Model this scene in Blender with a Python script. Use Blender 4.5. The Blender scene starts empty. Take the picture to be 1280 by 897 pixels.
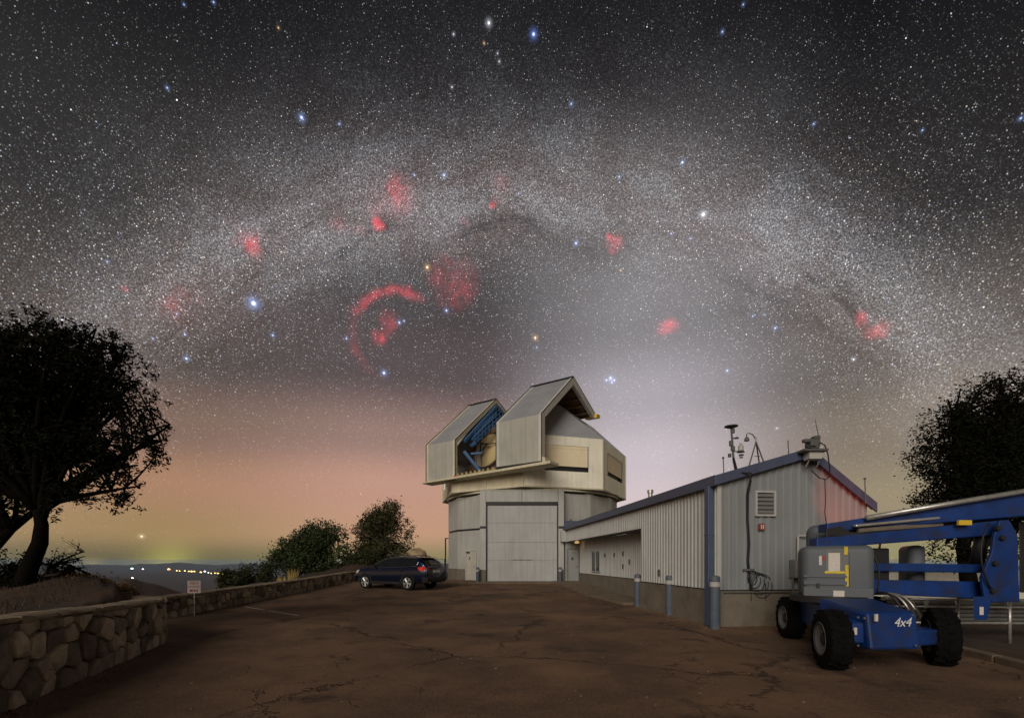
import bpy, bmesh, math, random
import numpy as np
from mathutils import Vector, Matrix, noise as mnoise

R = math.radians
scene = bpy.context.scene
col = scene.collection
random.seed(7)

# ------------------------------------------------------------------ camera
F = 560.0                    # focal length in pixels of a 1280 wide picture
EYE = 1.6
cam_data = bpy.data.cameras.new("camera")
cam_data.sensor_width = 36.0
cam_data.lens = 36.0 * F / 1280.0
cam_data.shift_y = (700.0 - 448.5) / 1280.0
cam_data.clip_start = 0.05
cam_data.clip_end = 120000.0
cam = bpy.data.objects.new("camera", cam_data)
cam.location = (0, 0, EYE)
cam.rotation_euler = (R(90), 0, 0)
col.objects.link(cam)
scene.camera = cam

def direction(px, py):
    """compass direction of a sky feature (unit vector)"""
    return Vector(((px - 640) / F, 1.0, (700 - py) / F)).normalized()

# ------------------------------------------------------------------ night sky
world = bpy.data.worlds.new("World")
scene.world = world
world.use_nodes = True
wt = world.node_tree
wt.nodes.clear()
WN, WL = wt.nodes, wt.links

def wnode(kind, **kw):
    n = WN.new(kind)
    for k, v in kw.items():
        setattr(n, k, v)
    return n

def put(node, idx, val):
    if isinstance(val, bpy.types.NodeSocket):
        WL.new(val, node.inputs[idx])
    else:
        node.inputs[idx].default_value = val

def m(op, a, b=0.0, c=None, clamp=False):
    n = wnode("ShaderNodeMath", operation=op, use_clamp=clamp)
    put(n, 0, a); put(n, 1, b)
    if c is not None:
        put(n, 2, c)
    return n.outputs[0]

def vm(op, a, b=(0, 0, 0)):
    n = wnode("ShaderNodeVectorMath", operation=op)
    put(n, 0, a); put(n, 1, b)
    return n.outputs["Value"] if op in ("DOT_PRODUCT", "LENGTH", "DISTANCE") else n.outputs[0]

def vscale(v, s):
    n = wnode("ShaderNodeVectorMath", operation="SCALE")
    put(n, 0, v); put(n, "Scale", s)
    return n.outputs[0]

def smooth(x, a, b):
    n = wnode("ShaderNodeMapRange", interpolation_type="SMOOTHSTEP")
    put(n, 0, x); n.inputs[1].default_value = a; n.inputs[2].default_value = b
    return n.outputs[0]

def ramp(x, stops, interp="EASE"):
    n = wnode("ShaderNodeValToRGB")
    n.color_ramp.interpolation = interp
    e = n.color_ramp.elements
    while len(e) < len(stops):
        e.new(0.5)
    for el, (p, c) in zip(e, stops):
        el.position = p
        el.color = (*c, 1)
    put(n, 0, x)
    return n.outputs[0]

def wmix(f, a, b):
    n = wnode("ShaderNodeMix", data_type="RGBA")
    put(n, 0, f); put(n, 6, a); put(n, 7, b)
    return n.outputs[2]

def wnoise(v, scale, detail=3.0, rough=0.55, dist=0.0):
    n = wnode("ShaderNodeTexNoise")
    put(n, "Vector", v)
    n.inputs["Scale"].default_value = scale
    n.inputs["Detail"].default_value = detail
    n.inputs["Roughness"].default_value = rough
    n.inputs["Distortion"].default_value = dist
    return n.outputs[0]

def s2l(*c):
    return tuple(((v / 255 + 0.055) / 1.055) ** 2.4 if v > 10 else v / 255 / 12.92 for v in c)

tc = wnode("ShaderNodeTexCoord")
D = vm("NORMALIZE", tc.outputs["Generated"])
sp = wnode("ShaderNodeSeparateXYZ"); WL.new(D, sp.inputs[0])
EL = m("MULTIPLY", m("ARCSINE", sp.outputs[2]), 57.2958)                     # elevation, degrees
AZ = m("MULTIPLY", m("ARCTAN2", sp.outputs[0], sp.outputs[1]), 57.2958)      # azimuth from north of the lot, degrees
E01 = m("DIVIDE", EL, 60.0, clamp=True)

# bright stars and clusters: (x, y, size, gain, colour)
BLUE, WHITE, GOLD = (0.30, 0.48, 1.0), (0.85, 0.9, 1.0), (1.0, 0.62, 0.22)
BRIGHT = [
    (317, 379, 4.4, 1.9, BLUE), (377, 147, 2.7, 1.5, BLUE), (611, 29, 2.4, 1.4, WHITE), (667, 43, 2.9, 1.6, (0.2, 0.35, 1)),
    (879, 268, 2.9, 1.7, WHITE), (480, 466, 2.5, 1.5, BLUE), (534, 334, 2.2, 1.5, GOLD), (558, 388, 2.0, 1.1, BLUE),
    (669, 422, 2.2, 1.2, GOLD), (720, 304, 2.3, 1.1, BLUE), (853, 203, 2.0, 1.3, BLUE), (555, 219, 2.0, 1.0, BLUE),
    (518, 219, 1.5, 0.8, BLUE), (774, 221, 1.7, 0.8, BLUE), (714, 130, 1.8, 0.9, BLUE), (233, 448, 2.1, 1.3, BLUE),
    (231, 418, 1.6, 0.9, BLUE), (341, 419, 1.9, 0.9, BLUE), (433, 423, 1.7, 0.8, BLUE), (191, 423, 1.4, 0.8, BLUE),
    (221, 392, 1.4, 0.8, BLUE), (209, 110, 1.6, 1.0, BLUE), (267, 3, 1.5, 0.9, BLUE), (230, 6, 1.3, 0.8, BLUE),
    (903, 40, 1.6, 1.0, BLUE), (929, 6, 1.4, 0.8, BLUE), (1017, 155, 1.5, 0.9, BLUE), (1276, 148, 2.0, 1.0, BLUE),
    (1153, 163, 1.4, 0.8, BLUE), (969, 410, 1.9, 1.0, BLUE), (941, 395, 1.5, 0.8, BLUE), (909, 463, 1.8, 0.9, BLUE),
    (1067, 449, 1.8, 0.9, WHITE), (424, 155, 1.5, 0.9, BLUE), (134, 327, 1.5, 0.7, BLUE), (499, 403, 2.0, 1.0, BLUE),
    (505, 401, 1.4, 0.8, BLUE), (763, 472, 1.8, 1.2, BLUE), (768, 475, 1.5, 1.1, BLUE), (758, 475, 1.5, 1.0, BLUE),
    (765, 478, 1.4, 0.9, BLUE), (764, 474, 6.0, 0.22, BLUE), (671, 434, 1.6, 0.6, BLUE), (839, 292, 1.6, 0.7, BLUE),
    (863, 298, 1.5, 0.6, BLUE), (567, 43, 1.3, 0.9, WHITE), (605, 54, 1.2, 0.8, GOLD), (622, 67, 1.2, 0.7, WHITE),
    (624, 77, 1.3, 0.8, WHITE), (177, 670, 2.1, 0.9, (1, 0.85, 0.55)), (348, 35, 1.2, 0.8, GOLD), (565, 109, 1.2, 0.8, WHITE),
    (955, 393, 1.3, 0.5, BLUE), (648, 242, 1.5, 0.6, BLUE), (776, 338, 1.2, 0.7, GOLD), (971, 535, 1.5, 0.5, WHITE),
]
RED = (1.0, 0.055, 0.085)
NEB = [  # x, y, rx, ry, gain, hardness
    (568, 353, 27, 27, 0.20, 1.9), (497, 242, 15, 17, 0.26, 1.3), (472, 280, 7, 7, 0.75, 2.0), (467, 258, 11, 14, 0.10, 1.2),
    (317, 309, 7, 13, 0.36, 1.2), (308, 298, 17, 13, 0.08, 1.0), (212, 383, 12, 12, 0.15, 1.2), (233, 370, 15, 7, 0.07, 1.0),
    (486, 403, 9, 11, 0.42, 1.2), (474, 422, 7, 6, 0.75, 1.2), (837, 409, 11, 6, 0.45, 1.1), (770, 303, 8, 8, 0.42, 1.3),
    (761, 296, 4, 4, 0.5, 1.2), (1097, 412, 11, 9, 0.42, 1.4), (1076, 398, 6, 9, 0.38, 1.3), (617, 255, 4, 4, 0.42, 1.2),
    (626, 232, 9, 11, 0.13, 1.0), (153, 362, 4, 4, 0.35, 1.2), (580, 275, 5, 6, 0.10, 1.0), (425, 282, 10, 8, 0.08, 1.0),
    (450, 286, 7, 6, 0.08, 1.0), (505, 262, 60, 34, 0.022, 1.0), (250, 390, 60, 40, 0.016, 1.0),
]

def zero():
    return vscale(vm("ADD", (0, 0, 0), D), 0.0)

def add_star(acc, x, y, size, gain, c):
    dvec = direction(x, y)
    sig = size / F * dvec.y
    q = m("SUBTRACT", vm("DOT_PRODUCT", D, tuple(dvec)), 1.0)
    core_ = m("EXPONENT", m("MULTIPLY", q, 2.0 / (0.42 * sig) ** 2))
    halo = m("EXPONENT", m("MULTIPLY", q, 2.0 / (1.5 * sig) ** 2))
    hot = tuple(0.55 + 0.45 * v for v in c)
    acc = vm("ADD", acc, vscale(hot, m("MULTIPLY", core_, gain * 1.3)))
    return vm("ADD", acc, vscale(c, m("MULTIPLY", halo, gain * 0.24)))

def add_neb(acc, wisp, D, x, y, rx, ry, gain, hard):
    d0 = direction(x, y)
    ux = Vector((d0.y, -d0.x, 0)).normalized()
    uz = d0.cross(ux) * -1
    a = vm("DOT_PRODUCT", D, tuple(ux * (F / rx / d0.y)))
    b = vm("DOT_PRODUCT", D, tuple(uz * (F / ry / d0.y)))
    rr = m("ADD", m("MULTIPLY", a, a), m("MULTIPLY", b, b))
    g = m("EXPONENT", m("MULTIPLY", m("POWER", rr, hard), -1.0))
    return vm("ADD", acc, vscale(RED, m("MULTIPLY", m("MULTIPLY", g, wisp), gain)))

def add_loop(acc, wisp, D):
    """the long red loop: a ring segment round the belt stars"""
    d0 = direction(500, 424)
    ux = Vector((d0.y, -d0.x, 0)).normalized()
    uz = d0.cross(ux) * -1
    a = vm("DOT_PRODUCT", D, tuple(ux * (F / d0.y)))
    b = vm("DOT_PRODUCT", D, tuple(uz * (F / d0.y)))
    rad = m("SQRT", m("ADD", m("MULTIPLY", a, a), m("MULTIPLY", m("MULTIPLY", b, b), 1.15)))
    ang = m("MULTIPLY", m("ARCTAN2", b, a), 57.2958)
    ringw = m("EXPONENT", m("MULTIPLY", m("POWER", m("DIVIDE", m("SUBTRACT", rad, 56.0), 5.2), 2.0), -1.0))
    up = m("MULTIPLY", smooth(ang, 48, 80), m("SUBTRACT", 1.0, m("MULTIPLY", smooth(ang, 125, 175), 0.66)))
    low = m("MULTIPLY", smooth(m("MULTIPLY", ang, -1.0), 112, 150), 0.30)
    loop = m("MULTIPLY", m("MULTIPLY", ringw, m("ADD", up, low)), 0.36)
    return vm("ADD", acc, vscale(RED, m("MULTIPLY", loop, wisp)))

# the named stars are filed by compass sector, so that each ray only asks its own sector
EDGES = [-180.0, -41.0, -33.0, -20.0, -13.5, -6.0, 6.0, 22.0, 180.0]
def deg(x): return math.degrees(math.atan((x - 640) / F))
sector_bg = []
for lo, hi in zip(EDGES[:-1], EDGES[1:]):
    acc = zero()
    for st in BRIGHT:
        if lo < deg(st[0] + 5 * st[2]) and hi > deg(st[0] - 5 * st[2]):
            acc = add_star(acc, *st)
    nebs = [nb for nb in NEB if lo < deg(nb[0] + 2.2 * nb[2]) and hi > deg(nb[0] - 2.2 * nb[2]) and lo > -170 and hi < 170 or (lo < deg(nb[0]) < hi)]
    has_loop = lo < deg(540) and hi > deg(425)
    if nebs or has_loop:
        wisp = m("ADD", 0.26, m("MULTIPLY", smooth(wnoise(D, 34.0, 5, 0.6, 0.8), 0.32, 0.70), 1.0))
        jn = wnode("ShaderNodeTexNoise"); put(jn, "Vector", D); jn.inputs["Scale"].default_value = 34.0; jn.inputs["Detail"].default_value = 3.0
        Dj = vm("ADD", D, vscale(vm("SUBTRACT", jn.outputs["Color"], (0.5, 0.5, 0.5)), 0.022))
        for nb in nebs:
            acc = add_neb(acc, wisp, Dj, *nb)
        if has_loop:
            acc = add_loop(acc, wisp, Dj)
    b_ = wnode("ShaderNodeBackground")
    WL.new(acc, b_.inputs[0])
    sector_bg.append(b_.outputs[0])

def sector_tree(i0, i1):
    if i1 - i0 == 1:
        return sector_bg[i0]
    mid = (i0 + i1) // 2
    n = wnode("ShaderNodeMixShader")
    put(n, 0, m("GREATER_THAN", AZ, EDGES[mid]))
    WL.new(sector_tree(i0, mid), n.inputs[1])
    WL.new(sector_tree(mid, i1), n.inputs[2])
    return n.outputs[0]

sources = sector_tree(0, len(sector_bg))

# air glow: four compass points, each with its own vertical gradient
g_left = ramp(E01, [(0.0, s2l(104, 97, 72)), (0.05, s2l(158, 131, 92)), (0.13, s2l(168, 128, 100)), (0.22, s2l(126, 101, 88)),
                    (0.34, s2l(66, 60, 56)), (0.55, s2l(46, 45, 45)), (0.8, s2l(22, 22, 24)), (1.0, s2l(18, 18, 20))])
g_mid = ramp(E01, [(0.0, s2l(140, 130, 90)), (0.06, s2l(192, 150, 122)), (0.16, s2l(190, 147, 130)), (0.25, s2l(150, 123, 114)),
                   (0.37, s2l(88, 77, 78)), (0.52, s2l(60, 57, 58)), (0.8, s2l(26, 26, 29)), (1.0, s2l(20, 20, 23))])
g_zod = ramp(E01, [(0.0, s2l(205, 190, 180)), (0.10, s2l(214, 196, 198)), (0.20, s2l(202, 190, 196)), (0.32, s2l(172, 166, 172)),
                   (0.45, s2l(130, 127, 130)), (0.64, s2l(68, 67, 68)), (0.8, s2l(25, 25, 28)), (1.0, s2l(19, 19, 22))])
g_right = ramp(E01, [(0.0, s2l(150, 142, 104)), (0.10, s2l(152, 138, 112)), (0.20, s2l(128, 116, 102)), (0.33, s2l(84, 77, 71)),
                     (0.5, s2l(38, 36, 36)), (0.75, s2l(20, 20, 22)), (1.0, s2l(17, 17, 19))])
base = wmix(smooth(AZ, -40, -16), g_left, g_mid)
base = wmix(smooth(AZ, -6, 15), base, g_zod)
base = wmix(smooth(AZ, 17, 38), base, g_right)
# behind the viewer the glow of the left side comes round again
base = wmix(smooth(m("ABSOLUTE", AZ), 90, 170), base, g_left)

# Milky Way: a broad arch of unresolved stars with dust lanes
A2 = m("MULTIPLY", AZ, AZ)
arch = m("SUBTRACT", 38.6, m("MULTIPLY", A2, m("ADD", 0.0062, m("MULTIPLY", A2, 2.1e-6))))
grad = m("MULTIPLY", AZ, m("ADD", 0.0124, m("MULTIPLY", A2, 8.4e-6)))
slope = m("SQRT", m("ADD", 1.0, m("MULTIPLY", grad, grad)))
off = m("DIVIDE", m("SUBTRACT", EL, arch), slope)
def along(u, v, seed):
    n = wnode("ShaderNodeCombineXYZ")
    put(n, 0, m("DIVIDE", AZ, u)); put(n, 1, m("DIVIDE", off0, v)); n.inputs[2].default_value = seed
    return n.outputs[0]
off0 = off
off = m("ADD", off, m("MULTIPLY", m("SUBTRACT", wnoise(D, 5.0, 3), 0.5), 3.6))
band = m("EXPONENT", m("MULTIPLY", m("POWER", m("DIVIDE", off, 8.5), 2.0), -1.0))
core = m("EXPONENT", m("MULTIPLY", m("POWER", m("DIVIDE", off, 4.0), 2.0), -1.0))
cloud = smooth(wnoise(along(9.0, 5.0, 1.3), 1.0, 5, 0.66, 0.4), 0.28, 0.72)
dust = smooth(wnoise(along(7.0, 2.4, 4.9), 1.0, 5, 0.66, 0.6), 0.48, 0.68)
lane = m("EXPONENT", m("MULTIPLY", m("POWER", m("DIVIDE", m("ADD", off, 2.4), 2.8), 2.0), -1.0))
dust = m("MULTIPLY", dust, lane)
mw = m("MULTIPLY", m("ADD", m("MULTIPLY", band, 0.34), m("MULTIPLY", core, 0.66)), m("ADD", 0.60, m("MULTIPLY", cloud, 0.62)))
mw = m("MULTIPLY", mw, m("SUBTRACT", 1.0, m("MULTIPLY", dust, 0.68)))
mw = m("MULTIPLY", mw, m("SUBTRACT", 1.0, m("MULTIPLY", smooth(m("ABSOLUTE", AZ), 30.0, 56.0), 0.6)))
grain = wnoise(D, 430.0, 1, 0.6)
mw = m("MULTIPLY", mw, m("ADD", 0.42, m("MULTIPLY", m("POWER", smooth(grain, 0.30, 0.75), 1.5), 1.55)))
skycol = vm("ADD", base, vscale(wmix(cloud, (1.0, 0.80, 0.76, 1), (0.96, 0.95, 1.0, 1)), m("MULTIPLY", mw, 0.185)))

# star field: three sizes of cells, brighter and denser along the arch
SHRINK = m("SUBTRACT", 1.0, m("MULTIPLY", smooth(EL, 8.0, 50.0), 0.48))      # seeing: finest overhead
def star_layer(scale, radius, gain, keep, seed):
    n = wnode("ShaderNodeTexVoronoi", feature="F1", voronoi_dimensions="3D")
    put(n, "Vector", vm("ADD", vscale(D, scale), (seed, seed * 1.7, seed * 0.3)))
    n.inputs["Scale"].default_value = 1.0
    rgb = wnode("ShaderNodeSeparateColor"); WL.new(n.outputs["Color"], rgb.inputs[0])
    fall = m("SUBTRACT", 1.0, m("DIVIDE", n.outputs["Distance"], m("MULTIPLY", SHRINK, radius)), clamp=True)
    lum = m("POWER", rgb.outputs[0], 8.0)
    on = m("GREATER_THAN", rgb.outputs[1], m("SUBTRACT", 1.0, keep))
    val = m("MULTIPLY", m("MULTIPLY", fall, m("ADD", 0.15, m("MULTIPLY", lum, 1.8))), m("MULTIPLY", on, gain))
    tint = ramp(rgb.outputs[2], [(0.0, (1.0, 0.80, 0.62)), (0.3, (1, 0.95, 0.9)), (0.65, (0.95, 0.97, 1)), (1.0, (0.6, 0.74, 1.0))], "LINEAR")
    return vscale(tint, val)

dens = m("ADD", 0.46, m("MULTIPLY", band, m("ADD", 0.30, m("MULTIPLY", cloud, 0.20))))
dens = m("MULTIPLY", dens, m("SUBTRACT", 1.0, m("MULTIPLY", dust, 0.45)))
extinct = smooth(EL, 2.0, 34.0)
extinct = m("ADD", 0.10, m("MULTIPLY", extinct, 0.90))
RICH = m("ADD", 0.55, m("MULTIPLY", band, 0.65))
s1 = star_layer(460.0, 0.62, m("MULTIPLY", RICH, 0.85), dens, 1.3)
s2 = star_layer(210.0, 0.33, m("MULTIPLY", RICH, 1.1), m("MULTIPLY", dens, 0.75), 5.1)
s3 = star_layer(75.0, 0.135, 2.0, 0.16, 9.7)
stars = vscale(vm("ADD", vm("ADD", s1, s2), s3), extinct)
skycol = vm("ADD", skycol, stars)

# light domes of far towns, low on the horizon
for (x, y, rx, ry, gain, c) in [(213, 702, 34, 22, 0.26, (0.75, 0.72, 0.10)), (115, 705, 15, 6, 0.30, (0.9, 0.65, 0.15)),
                                (180, 705, 26, 6, 0.10, (0.9, 0.65, 0.2)), (210, 705, 18, 5, 0.25, (0.8, 0.7, 0.15))]:
    d0 = direction(x, y)
    a = m("DIVIDE", m("SUBTRACT", AZ, math.degrees(math.atan2(d0.x, d0.y))), math.degrees(rx / F) * d0.y ** 2)
    b = m("DIVIDE", m("SUBTRACT", EL, math.degrees(math.asin(d0.z))), math.degrees(ry / F) * d0.y)
    g = m("EXPONENT", m("MULTIPLY", m("ADD", m("MULTIPLY", a, a), m("MULTIPLY", b, b)), -1.0))
    skycol = vm("ADD", skycol, vscale(c, m("MULTIPLY", g, gain)))


# below the horizon: dark ground colour, so that nothing glows from underneath
skycol = wmix(smooth(EL, -3.0, -1.2), (0.02, 0.018, 0.015, 1), skycol)

# a trace of physical sky for the blue of the night air
nish = wnode("ShaderNodeTexSky")
nish.sky_type = "NISHITA"
nish.sun_disc = False
SUN_AZ, SUN_EL = 201.0, 24.0            # the moon: behind the viewer, to the left
nish.sun_elevation = R(SUN_EL)
nish.sun_rotation = R(SUN_AZ)
skycol = vm("ADD", skycol, vscale(nish.outputs[0], 0.0006))
bg = wnode("ShaderNodeBackground")
WL.new(skycol, bg.inputs[0])
bg.inputs[1].default_value = 1.0
wo = wnode("ShaderNodeOutputWorld")
addsh = wnode("ShaderNodeAddShader")
WL.new(bg.outputs[0], addsh.inputs[0])
WL.new(sources, addsh.inputs[1])
WL.new(addsh.outputs[0], wo.inputs[0])
world.cycles.sampling_method = "MANUAL"
world.cycles.sample_map_resolution = 512

# ------------------------------------------------------------------ moonlight
sun_d = bpy.data.lights.new("moon", "SUN")
sun_d.energy = 1.9
sun_d.angle = R(35)
sun_d.color = (1.0, 0.92, 0.82)
sun = bpy.data.objects.new("moon", sun_d)
to_moon = Vector((math.sin(R(SUN_AZ)) * math.cos(R(SUN_EL)), math.cos(R(SUN_AZ)) * math.cos(R(SUN_EL)), math.sin(R(SUN_EL))))
sun.rotation_euler = to_moon.to_track_quat("Z", "Y").to_euler()
col.objects.link(sun)

vs = scene.view_settings
vs.view_transform = "Standard"
vs.look = "None"
vs.exposure = 0.0
vs.gamma = 1.0
vs.use_curve_mapping = False
scene.cycles.use_denoising = True
scene.cycles.max_bounces = 4
scene.cycles.diffuse_bounces = 2
scene.cycles.use_adaptive_sampling = True
scene.cycles.adaptive_threshold = 0.02
scene.cycles.sample_clamp_indirect = 2.0

# ------------------------------------------------------------------ helpers
class MB:
    """collects shapes; build() links them as ONE mesh object"""
    def __init__(self, T=None):
        self.v, self.f, self.T = [], [], T
    def add(self, verts, faces):
        o = len(self.v)
        self.v += [Vector(p) for p in verts]
        self.f += [tuple(i + o for i in f) for f in faces]
        return self
    def hexa(self, p):
        """8 corners: bottom ring 0-3, top ring 4-7"""
        return self.add(p, [(3, 2, 1, 0), (4, 5, 6, 7), (0, 1, 5, 4), (1, 2, 6, 5), (2, 3, 7, 6), (3, 0, 4, 7)])
    def box(self, x0, x1, y0, y1, z0, z1):
        return self.hexa([(x0, y0, z0), (x1, y0, z0), (x1, y1, z0), (x0, y1, z0), (x0, y0, z1), (x1, y0, z1), (x1, y1, z1), (x0, y1, z1)])
    def prism(self, poly, ext, axis=None):
        """poly: list of 3D points; ext: extrusion vector"""
        n = len(poly)
        e = Vector(ext)
        vs_ = [Vector(p) for p in poly] + [Vector(p) + e for p in poly]
        fs = [tuple(range(n - 1, -1, -1)), tuple(range(n, 2 * n))] + [(i, (i + 1) % n, n + (i + 1) % n, n + i) for i in range(n)]
        return self.add(vs_, fs)
    def tube(self, pts, r, n=8, cap=True):
        pts = [Vector(p) for p in pts]
        rs = r if isinstance(r, (list, tuple)) else [r] * len(pts)
        rings = []
        prev = None
        for i, p in enumerate(pts):
            d = (pts[min(i + 1, len(pts) - 1)] - pts[max(i - 1, 0)])
            d = d.normalized() if d.length > 1e-9 else Vector((0, 0, 1))
            if prev is None:
                a = Vector((0, 0, 1)) if abs(d.z) < 0.9 else Vector((1, 0, 0))
                u = d.cross(a).normalized()
            else:
                u = (prev - d * prev.dot(d))
                u = u.normalized() if u.length > 1e-6 else d.orthogonal().normalized()
            prev = u
            w = d.cross(u)
            rings.append([p + (u * math.cos(2 * math.pi * k / n) + w * math.sin(2 * math.pi * k / n)) * rs[i] for k in range(n)])
        fs = []
        for i in range(len(pts) - 1):
            for k in range(n):
                fs.append((i * n + k, i * n + (k + 1) % n, (i + 1) * n + (k + 1) % n, (i + 1) * n + k))
        if cap:
            fs.append(tuple(range(n - 1, -1, -1)))
            fs.append(tuple((len(pts) - 1) * n + k for k in range(n)))
        return self.add([q for rg in rings for q in rg], fs)
    def lathe(self, prof, n=24, M=None):
        """prof: (r, z) pairs round the local z axis"""
        M = M or Matrix.Identity(4)
        vs_ = [M @ Vector((r * math.cos(2 * math.pi * k / n), r * math.sin(2 * math.pi * k / n), z)) for (r, z) in prof for k in range(n)]
        fs = [(i * n + k, i * n + (k + 1) % n, (i + 1) * n + (k + 1) % n, (i + 1) * n + k) for i in range(len(prof) - 1) for k in range(n)]
        if prof[0][0] > 1e-6 and prof[-1][0] > 1e-6:          # a ring: close the section on itself
            e_ = (len(prof) - 1) * n
            fs += [(e_ + k, e_ + (k + 1) % n, (k + 1) % n, k) for k in range(n)]
        return self.add(vs_, fs)
    def beam(self, p0, p1, w, h, up=(0, 0, 1)):
        p0, p1 = Vector(p0), Vector(p1)
        d = (p1 - p0).normalized()
        s = d.cross(Vector(up)).normalized()
        u = s.cross(d)
        a, b = s * w / 2, u * h / 2
        return self.hexa([p0 - a - b, p0 + a - b, p1 + a - b, p1 - a - b, p0 - a + b, p0 + a + b, p1 + a + b, p1 - a + b])
    def build(self, name, material, parent=None, smooth=False, bevel=0.0, seg=2, auto=None):
        me = bpy.data.meshes.new(name)
        vv = [tuple(self.T(p)) if self.T else tuple(p) for p in self.v]
        me.from_pydata(vv, [], self.f)
        bm = bmesh.new(); bm.from_mesh(me)
        bmesh.ops.recalc_face_normals(bm, faces=bm.faces)
        bm.to_mesh(me); bm.free()
        o = bpy.data.objects.new(name, me)
        col.objects.link(o)
        if material is not None:
            me.materials.append(MAT[material])
        if smooth:
            me.polygons.foreach_set("use_smooth", [True] * len(me.polygons))
        if auto:
            me.polygons.foreach_set("use_smooth", [True] * len(me.polygons))
            me.set_sharp_from_angle(angle=R(auto))
        if bevel:
            b = o.modifiers.new("bevel", "BEVEL")
            b.width = bevel; b.segments = seg; b.limit_method = "ANGLE"; b.angle_limit = R(35)
        if parent is not None:
            o.parent = parent
        return o

def tag(o, label=None, cat=None, group=None, kind=None):
    if label: o["label"] = label
    if cat: o["category"] = cat
    if group: o["group"] = group
    if kind: o["kind"] = kind
    return o

def empty(name, loc, rz=0.0):
    o = bpy.data.objects.new(name, None)
    o.location = loc
    o.rotation_euler = (0, 0, rz)
    o.empty_display_size = 0.1
    col.objects.link(o)
    return o

def copy_tree(o, parent=None):
    c = o.copy()
    col.objects.link(c)
    if parent is not None:
        c.parent = parent
    for ch in list(o.children):
        copy_tree(ch, c)
    return c

def local(root):
    M = Matrix.Translation(root.location) @ Matrix.Rotation(root.rotation_euler.z, 4, "Z")
    Mi = M.inverted()
    return lambda p: Mi @ Vector(p)

def text(name, body, size, material, parent, matrix, shear=0.0, extrude=0.001, align="CENTER", spacing=1.0):
    cu = bpy.data.curves.new(name, "FONT")
    cu.body = body
    cu.size = size
    cu.shear = shear
    cu.extrude = extrude
    cu.align_x = align
    cu.align_y = "CENTER"
    cu.space_character = spacing
    cu.resolution_u = 3
    cu.materials.append(MAT[material])
    tmp = bpy.data.objects.new(name, cu)
    col.objects.link(tmp)
    me = bpy.data.meshes.new_from_object(tmp.evaluated_get(bpy.context.evaluated_depsgraph_get()))
    bpy.data.objects.remove(tmp)
    o = bpy.data.objects.new(name, me)
    col.objects.link(o)
    o.parent = parent
    o.matrix_local = matrix
    return o

def facing(loc, rz):
    """matrix for flat print on a wall whose outward normal is -y rotated by rz"""
    return Matrix.Translation(loc) @ Matrix.Rotation(rz, 4, "Z") @ Matrix.Rotation(R(90), 4, "X")

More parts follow.
